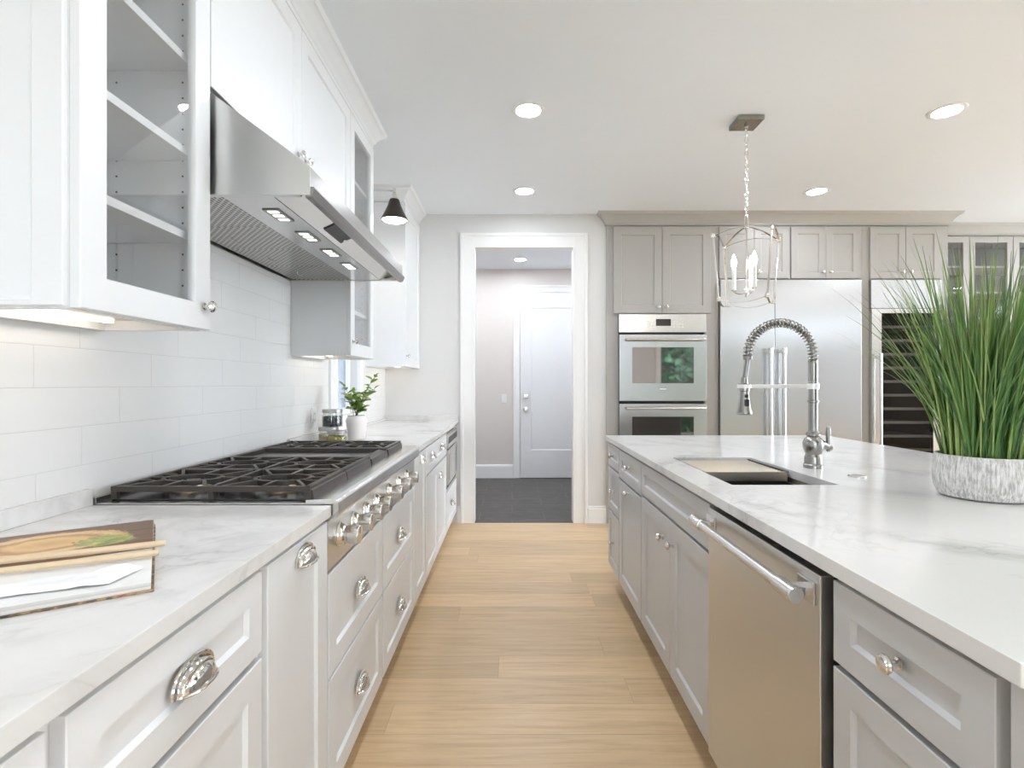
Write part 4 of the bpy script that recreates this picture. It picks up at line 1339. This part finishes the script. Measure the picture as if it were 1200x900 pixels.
def oven_door(z0, z1, hz_, w0, w1, gm):
    bm = bmesh.new(); box(bm, 0, w, -.045, -.0005, z0, z1, .004)
    d = obj('door', bm, 'brushed_steel', ov)
    bm = bmesh.new(); box(bm, .112, w - .114, -.0470, -.0445, w0, w1, .0008); obj('window', bm, gm, d, label='dark mirrored oven glass')
    bm = bmesh.new(); tube(bm, [(.055, -.085, hz_), (w - .022, -.085, hz_)], .0115, 16)
    for xx in (.075, w - .045): box(bm, xx - .012, xx + .012, -.080, -.0445, hz_ - .010, hz_ + .010, .002)
    obj('handle', bm, 'satin_steel', d, label='round steel bar handle')
    return d
d = oven_door(1.085, 1.668, 1.622, 1.240, 1.556, 'oven_glass')
bm = bmesh.new(); box(bm, w / 2 - .028, w / 2 + .028, -.0456, -.0448, 1.186, 1.194); obj('badge', bm, 'pale_steel', d)
oven_door(.470, 1.060, 1.022, .62, .948, 'dark_oven_glass')
# refrigerator surround
t, w = tall(1.798, 3.100, 'tall grey cabinet with four small doors over the refrigerator')
obj('body', tall_body(w, [(.02, .028, 0, TT), (w - .030, w - .02, 0, TT), (.028, w - .030, 2.155, TT)], 2.175), G, t)
for a, b, s in ((.028, .336, 1), (.336, .645, -1), (.660, .968, 1), (.968, 1.269, -1)):
    fit_front(t, 'door', a, b, 2.163, 2.618, [('knob', b - .035 if s > 0 else a + .035, 2.222)], G, .058)
fr = thing('refrigerator', 'wide stainless built-in refrigerator with two upright bar handles', 'refrigerator', (1.829, YB, 0), 0)
w = 3.067 - 1.829
bm = bmesh.new(); box(bm, .004, w - .004, .002, .62, .01, 2.152, .002); obj('body', bm, 'dark_steel', fr)
bm = bmesh.new(); box(bm, .004, w - .004, -.010, .0015, .012, .10, .002); obj('grille', bm, 'dark_steel', fr)
sp = .477
for a, b, hx in ((0, sp - .0015, sp - .062), (sp + .0015, w, sp + .055)):
    bm = bmesh.new(); box(bm, a, b, -.040, .0015, .105, 2.150, .004); d = obj('door', bm, 'brushed_steel', fr, label='brushed stainless door')
    bm = bmesh.new(); tube(bm, [(hx, -.095, .55), (hx, -.095, 1.545)], .0165, 18)
    for zz in (.57, .60, 1.50, 1.525):
        pass
    lathe(bm, [(.0165, 0), (.020, .002), (.020, .05), (.018, .053), (0, .053)], (hx, -.095, 1.495), (0, 0, 1), 18)
    lathe(bm, [(.0165, 0), (.020, -.002), (.020, -.05), (.018, -.053), (0, -.053)], (hx, -.095, .60), (0, 0, 1), 18)
    for zz in (.575, 1.52): box(bm, hx - .013, hx + .013, -.092, -.0398, zz - .014, zz + .014, .003)
    obj('handle', bm, 'satin_steel', d, label='thick upright bar handle')
# wine column surround
t, w = tall(3.101, 3.857, 'tall grey cabinet around the wine cooler, behind the potted grass')
obj('body', tall_body(w, [(.02, .055, 0, TT), (w - .075, w - .02, 0, TT), (.055, w - .075, 2.155, TT)], 2.175), G, t)
fit_front(t, 'door', .056, .368, 2.163, 2.618, [('knob', .368 - .035, 2.222)], G, .058)
fit_front(t, 'door', .368, .680, 2.163, 2.618, [('knob', .368 + .035, 2.222)], G, .058)
wc = thing('wine_cooler', 'stainless glass-door wine cooler column behind the potted grass', 'wine cooler', (3.101 + .056, YB, 0), 0)
w = .756 - .075 - .057
bm = bmesh.new()
box(bm, 0, .02, .002, .60, .01, 2.15); box(bm, w - .02, w, .002, .60, .01, 2.15); box(bm, .02, w - .02, .58, .60, .01, 2.15)
box(bm, .02, w - .02, .002, .58, 1.90, 2.15); box(bm, .02, w - .02, .002, .58, .01, .12)
obj('body', bm, 'dark_interior', wc)
bm = bmesh.new(); box(bm, 0, w, -.030, .0015, 1.90, 2.150, .003); obj('top_panel', bm, 'brushed_steel', wc)
bm = bmesh.new(); shaker(bm, 0, w, .10, 1.896, -.040, .040, .085, .002, .002, top=.04, bot=.10, hole=True); d = obj('door', bm, 'satin_steel', wc)
bm = bmesh.new(); box(bm, .087, w - .087, -.026, -.018, .20, 1.855); obj('pane', bm, 'smoked_glass', d, label='smoked glass')
bm = bmesh.new(); tube(bm, [(.045, -.09, .55), (.045, -.09, 1.50)], .0125, 14)
for zz in (.58, 1.47): box(bm, .036, .054, -.085, -.0398, zz - .012, zz + .012, .002)
obj('handle', bm, 'satin_steel', d)
M['rack_front'] = mat('rack_front', (0.72, 0.71, 0.69), 0.4)
for k in range(13):
    z = .28 + k * .122
    bm = bmesh.new(); box(bm, .022, w - .022, .045, .057, z - .012, z + .012, .002)
    rk_ = obj('rack', bm, 'rack_front', wc)
    bm = bmesh.new()
    for q in range(9): box(bm, .05 + q * .064, .056 + q * .064, .0572, .55, z - .006, z)
    obj('wires', bm, 'dark_steel', rk_)
# glass-door hutch to the right
YH = 5.0
t = thing('wall_cabinet', 'tall grey glass-door display cabinet behind the potted grass, set back on the right', 'cabinet', (3.86, YH, 0), 0)
w = 2.4
bm = bmesh.new(); d_ = .40
box(bm, 0, .02, 0, d_, 1.36, TT); box(bm, w - .02, w, 0, d_, 1.36, TT); box(bm, .02, w - .02, d_ - .02, d_, 1.36, TT); box(bm, .02, w - .02, 0, d_ - .02, TT - .02, TT); box(bm, .02, w - .02, 0, d_ - .02, 1.36, 1.38)
obj('body', bm, G, t)
bm = bmesh.new(); box(bm, .0205, w - .0205, d_ - .028, d_ - .0205, 1.381, TT - .021); obj('back_lining', bm, 'dark_interior', t, label='dark lining')
xs = [0.03, .445, .86, 1.275, 1.69, 2.105, 2.37]
for a, b in zip(xs[:-1], xs[1:]):
    fit_front(t, 'door', a, b, 1.37, 2.624, [('knob', b - .03, 1.44)], G, .055, glass=True)
for z in (1.62, 1.86, 2.10, 2.345):
    bm = bmesh.new(); box(bm, .021, w - .021, .02, d_ - .03, z - .009, z + .009, .001); obj('shelf', bm, G, t)
t = thing('base_cabinet', 'grey base cabinet below the glass-door display cabinet', 'cabinet', (3.86, YH - .2, 0), 0)
obj('body', carcass(w, .60, 0, IZ, IT), G, t)
for k in range(4): fit_front(t, 'door', w * k / 4 + .003, w * (k + 1) / 4 - .003, IT + .005, .873, [('knob', w * k / 4 + .05, .8)], G, .06)
bm = bmesh.new(); box(bm, 3.862, 3.86 + w, YH - .23, 5.418, .884, .914, .0025)
tag(obj('countertop', bm, 'quartz'), 'white quartz countertop under the display cabinet at the back right', 'countertop', 'quartz countertops')

# ------------------------------------------------------------------ jars and small plant by the window
def jar(loc, r, h, lid_h, content, fill, label):
    t = thing('glass_jar', label, 'jar', loc, 0, 'glass storage jars')
    bm = bmesh.new()
    lathe(bm, [(0, 0), (r - .004, 0), (r, .005), (r, h - .012), (r - .006, h - .003), (r - .006, h), (r - .009, h), (r - .009, h - .005), (r - .003, h - .014), (r - .003, .007), (r - .006, .004), (0, .004)], seg=32)
    obj('glass', bm, 'jar_glass', t)
    bm = bmesh.new()
    lathe(bm, [(0, h + .0005), (r - .003, h + .0005), (r - .002, h + .002), (r - .002, h + lid_h - .003), (r - .005, h + lid_h), (0, h + lid_h)], seg=32); obj('lid', bm, 'lid_steel', t, label='brushed metal lid')
    rnd = random.Random(label); bm = bmesh.new()
    lathe(bm, [(0, .0045), (r - .014, .0045), (r - .014, fill - .006), (0, fill - .004)], seg=20)
    n = 0
    while n < 420:
        a = rnd.uniform(0, 2 * PI); z = rnd.uniform(.008, fill)
        rr = (r - .0095) if n < 330 else (r - .0095) * math.sqrt(rnd.random())
        if n >= 330: z = fill - .002
        c = Vector((rr * math.cos(a), rr * math.sin(a), z))
        mtx = Matrix.Translation(c) @ Matrix.Rotation(rnd.uniform(0, PI), 4, (rnd.random(), rnd.random(), rnd.random() + .01)) @ Matrix.Diagonal((.0052, .0038, .0034, 1))
        bmesh.ops.create_icosphere(bm, subdivisions=1, radius=1, matrix=mtx); n += 1
    cobj = obj('contents', bm, content, t); cobj['kind'] = 'stuff'
    return t
z0 = .9142
jar((-1.018, 2.935, z0), .055, .062, .020, 'pale_grain', .040, 'squat glass jar with pale contents, lower left of the three-jar stack')
jar((-.945, 2.86, z0), .052, .050, .018, 'split_peas', .038, 'squat glass jar with yellow-green contents in front at the right')
jar((-.995, 2.93, z0 + .0825), .056, .078, .020, 'dark_beans', .058, 'glass jar with dark contents stacked on top of the other jars')

pv = thing('potted_plant', 'small leafy green plant in a pale ceramic pot in front of the window', 'plant', (-.905, 3.08, z0))
bm = bmesh.new(); lathe(bm, [(0, 0), (.046, 0), (.050, .004), (.054, .05), (.058, .09), (.062, .105), (.056, .122), (.050, .130), (.052, .138), (.049, .138), (.046, .129), (.046, .10), (0, .10)], seg=32)
obj('pot', bm, 'ceramic', pv)
def leafy():
    rnd = random.Random(3)
    st = bmesh.new(); lf = bmesh.new()
    def leaf(p, d, ln, wd):
        d = d.normalized(); s = d.cross(Vector((rnd.uniform(-.5, .5), rnd.uniform(-.5, .5), 1))).normalized(); n = s.cross(d)
        prof = [(0, .05), (.2, .6), (.45, 1), (.7, .85), (.9, .4), (1, .03)]
        prev = None
        for u, w_ in prof:
            c = p + d * ln * u + n * (-.25 * ln * u * u)
            v = [lf.verts.new(c - s * wd * w_ + n * wd * w_ * .3), lf.verts.new(c), lf.verts.new(c + s * wd * w_ + n * wd * w_ * .3)]
            if prev:
                lf.faces.new((prev[0], prev[1], v[1], v[0])); lf.faces.new((prev[1], prev[2], v[2], v[1]))
            prev = v
    stems = [(0.115, -.02, .245, 11), (.09, .05, .17, 8), (-.075, .0, .19, 8), (-.05, .05, .12, 6), (0, -.05, .15, 7), (.03, .06, .13, 6), (.07, -.06, .14, 7), (-.03, -.06, .11, 6), (.02, .0, .12, 6)]
    for dx, dy, h_, n in stems:
        b = Vector((rnd.uniform(-.02, .02), rnd.uniform(-.02, .02), .105)); tip = Vector((dx, dy, .12 + h_))
        mid = b.lerp(tip, .5) + Vector((-dx * .25, -dy * .25, .01))
        pts = [b * (1 - s) ** 2 + mid * 2 * s * (1 - s) + tip * s * s for s in [k / 8 for k in range(9)]]
        tube(st, pts, [.0022 - .0013 * k / 8 for k in range(9)], 6)
        big = 1.0 if h_ < .2 else .72
        for k in range(n):
            s = .25 + .75 * (k + .5) / n
            p = b * (1 - s) ** 2 + mid * 2 * s * (1 - s) + tip * s * s
            a = k * 2.4 + rnd.uniform(-.4, .4)
            d = Vector((math.cos(a), math.sin(a), .45 + rnd.uniform(-.2, .5)))
            leaf(p, d, rnd.uniform(.048, .074) * big, rnd.uniform(.016, .025) * big)
        leaf(tip, tip - mid, .04 * big, .012 * big)
    return st, lf
st, lf = leafy()
obj('stems', st, 'bark', pv); obj('leaves', lf, 'plant_leaf', pv, recalc=False, ang=0)

# outlet and switch plates
def plate(loc, rot, label, cat, kind):
    t = thing('outlet' if cat == 'outlet' else 'light_switch', label, cat, loc, rot)
    bm = bmesh.new(); box(bm, -.036, .036, -.005, -.0003, -.058, .058, .002); obj('plate', bm, 'plastic_white', t)
    if cat == 'outlet':
        for s in (-1, 1):
            bm = bmesh.new(); box(bm, -.017, .017, -.0075, -.0045, s * .020 - .014, s * .020 + .014, .003); so = obj('socket', bm, 'plastic_white', t)
            bm = bmesh.new(); box(bm, -.008, -.005, -.0078, -.0072, s * .020 - .004, s * .020 + .006); box(bm, .005, .008, -.0078, -.0072, s * .020 - .004, s * .020 + .006); obj('slots', bm, 'dark_void', so)
    else:
        bm = bmesh.new(); box(bm, -.016, .016, -.0085, -.0045, -.033, .033, .002); obj('rocker', bm, 'plastic_white', t)
plate((XL + .0085, 3.0, 1.045), R90, 'white outlet plate on the tiled wall left of the jars', 'outlet', 0)
plate((-.105, 6.95, 1.045), 0, 'white light switch on the hall wall left of the door', 'light switch', 1)

# ------------------------------------------------------------------ open cookbook, spoons and napkin
P0 = Vector((-.808, 1.193)); P1 = Vector((-.557, .816))
ax = (P1 - P0).normalized()                       # from the far page to the near page
ang = math.atan2(-ax.y, -ax.x)                    # local +y points from near to far: build with x to the right edge
# local frame: origin at the middle of the right edge; local y runs near -> far; local x runs towards the right edge
mid = (P0 + P1) / 2
rot = math.atan2((P0 - P1).y, (P0 - P1).x) - R90
bk = thing('cookbook', 'open cookbook with a photo page and a text page on the left countertop', 'book', (mid.x, mid.y, .9142), rot)
Wb, Hb = .31, .226
bm = bmesh.new(); box(bm, -Wb - .004, .004, -Hb - .004, Hb + .004, 0, .003, .001); obj('cover', bm, 'book_cover', bk, label='dark printed cover edge')
def page_block(s):
    bm = bmesh.new(); n = 14; T, Bv = [], []
    for i in range(n + 1):
        u = i / n; y = s * Hb * u
        z = .003 + .013 * (1 - .15 * u) * min(1, (u * 6 + .15)) ** .5
        T.append([bm.verts.new((x, y, z)) for x in (-Wb, 0)]); Bv.append([bm.verts.new((x, y, .0031)) for x in (-Wb, 0)])
    for i in range(n):
        bm.faces.new((T[i][0], T[i][1], T[i + 1][1], T[i + 1][0])).material_index = 1
        bm.faces.new((Bv[i][0], Bv[i][1], Bv[i + 1][1], Bv[i + 1][0]))
        for k in (0, 1): bm.faces.new((T[i][k], T[i + 1][k], Bv[i + 1][k], Bv[i][k]))
    for i in (0, n): bm.faces.new((T[i][0], T[i][1], Bv[i][1], Bv[i][0]))
    return bm
obj('photo_page', page_block(1), None, bk, mats=['page_edges', 'photo_page'], label='page with a food photograph')
obj('text_page', page_block(-1), None, bk, mats=['page_edges', 'text_page'], label='white text page')
def world_to_local(p): 
    return None
def spoon(px0, py0, px1, py1, label, z):
    # ends given as ground points
    a = Vector((px0, py0)); b = Vector((px1, py1)); L_ = (b - a).length
    r = math.atan2(b.y - a.y, b.x - a.x)
    t = thing('wooden_spoon', label, 'spoon', (a.x, a.y, z), r, 'wooden spoons')
    bm = bmesh.new(); n = 10
    tube(bm, [(L_ * k / n, 0, .007) for k in range(n + 1)], [.0052] + [.0058 - .0010 * k / n for k in range(1, n + 1)], 10)
    obj('handle', bm, 'wood_spoon', t)
    bm = bmesh.new()
    bmesh.ops.create_uvsphere(bm, u_segments=20, v_segments=12, radius=1, matrix=Matrix.Translation((L_ + .035, 0, .008)) @ Matrix.Diagonal((.042, .026, .008, 1)))
    obj('bowl', bm, 'wood_spoon', t)
spoon(-.645, .985, -.915, .853, 'wooden spoon lying across the cookbook, the one nearer the photo page', .9312)
spoon(-.620, .930, -.885, .800, 'wooden spoon lying across the cookbook, the one nearer the napkin', .9312)
def napkin():
    # folded cloth: corners as ground points with the napkin's own thickness
    A, B_, C_, D_ = Vector((-.608, .872)), Vector((-.612, .803)), Vector((-.845, .700)), Vector((-.885, .745))
    bm = bmesh.new(); nx, ny = 36, 16
    def top(u, v):
        p = (A.lerp(D_, u)).lerp(B_.lerp(C_, u), v)
        edge = min(u, 1 - u, v, 1 - v)
        z = .9325 + .004 * min(1, edge * 14) + .0025 * math.sin(9 * u + 4 * v) * (1 - .4 * v) + .0018 * math.sin(21 * u - 7 * v)
        if u < .16 + .25 * v * .6: z += .004 * math.sin(PI * min(1, u / (.16 + .15 * v)))
        return Vector((p.x, p.y, z))
    T = [[bm.verts.new(top(i / nx, j / ny)) for j in range(ny + 1)] for i in range(nx + 1)]
    Bt = [[bm.verts.new((v.co.x, v.co.y, max(.9310, v.co.z - .004))) for v in r] for r in T]
    for i in range(nx):
        for j in range(ny):
            bm.faces.new((T[i][j], T[i + 1][j], T[i + 1][j + 1], T[i][j + 1])); bm.faces.new((Bt[i][j], Bt[i][j + 1], Bt[i + 1][j + 1], Bt[i + 1][j]))
    for i in range(nx):
        for j in (0, ny): bm.faces.new((T[i][j], T[i + 1][j], Bt[i + 1][j], Bt[i][j]))
    for j in range(ny):
        for i in (0, nx): bm.faces.new((T[i][j], T[i][j + 1], Bt[i][j + 1], Bt[i][j]))
    return bm
tag(obj('napkin', napkin(), 'cloth_white', ang=60), 'folded white cloth napkin lying on the text page of the cookbook', 'napkin')

# ------------------------------------------------------------------ garden outside (seen in reflections), with an added bounce terrace
struct('ground_outside', B((-12, 18, -22, -5.4, -.30, -.16), (XR + 6.0, 18, -5.4, 8, -.30, -.16)), 'lawn')
M['bounce_stone'] = mat('bounce_stone', (0.66, 0.65, 0.63), 0.8)
struct('floor_terrace_bounce', B((-12, XR + 6.0, -5.4, YR - .141, -.30, -.12), (XR + .141, XR + 6.0, YR - .141, 8, -.30, -.12)), 'bounce_stone')  # unseen pale paving added to bounce skylight up to the ceiling
def tree(x, y, h_, r, seed, label):
    t = thing('tree', label, 'tree', (x, y, -.16), 0, 'garden trees')
    bm = bmesh.new(); tube(bm, [(0, 0, -.02), (.03, 0, h_ * .3), (0, .02, h_ * .7)], [.12, .09, .03], 8); obj('trunk', bm, 'bark', t)
    rnd = random.Random(seed); bm = bmesh.new()
    for i in range(2600):
        z = rnd.random() ** .8; a = rnd.uniform(0, 2 * PI)
        rr = r * (1 - .85 * z) ** .5 * (.45 + .55 * rnd.random()) + .1
        p = Vector((rr * math.cos(a), rr * math.sin(a), .25 + z * (h_ - .2)))
        d = Vector((rnd.uniform(-1, 1), rnd.uniform(-1, 1), rnd.uniform(-1, .6))).normalized(); s = d.cross(Vector((rnd.random(), rnd.random(), 1))).normalized()
        l_, w_ = rnd.uniform(.10, .20), rnd.uniform(.03, .06)
        q = [bm.verts.new(p - s * w_), bm.verts.new(p + d * l_ * .5 - s * w_), bm.verts.new(p + d * l_), bm.verts.new(p + d * l_ * .5 + s * w_), bm.verts.new(p + s * w_)]
        bm.faces.new(q)
    obj('foliage', bm, 'tree_leaf', t, recalc=False, ang=0)
def hedge():
    rnd = random.Random(8)
    hd = thing('hedge', 'tall dense evergreen hedge in the garden behind the viewer', 'hedge', (4.0, -6.4, -.16), 0)
    bm = bmesh.new(); box(bm, -2.4, 2.4, -.4, .25, 0, 4.4); obj('branches', bm, 'bark', hd)
    bm = bmesh.new()
    for i in range(9000):
        f = rnd.random()
        p = Vector((rnd.uniform(-2.5, 2.5), .28 + .30 * rnd.random() ** 1.5, rnd.uniform(.02, 4.5))) if f < .9 else Vector((rnd.uniform(-2.5, 2.5), rnd.uniform(-.45, .4), 4.42 + .25 * rnd.random()))
        d = Vector((rnd.uniform(-1, 1), rnd.uniform(-.3, 1), rnd.uniform(-1, .6))).normalized(); s_ = d.cross(Vector((rnd.random(), rnd.random(), 1))).normalized()
        l_, w_ = rnd.uniform(.12, .24), rnd.uniform(.03, .06)
        q = [bm.verts.new(p - s_ * w_), bm.verts.new(p + d * l_ * .5 - s_ * w_), bm.verts.new(p + d * l_), bm.verts.new(p + d * l_ * .5 + s_ * w_), bm.verts.new(p + s_ * w_)]
        bm.faces.new(q)
    o = obj('foliage', bm, 'tree_leaf', hd, recalc=False, ang=0)
hedge()
tree(-.9, -7.6, 5.2, 1.05, 1, 'slim green tree in the garden left of the hedge')
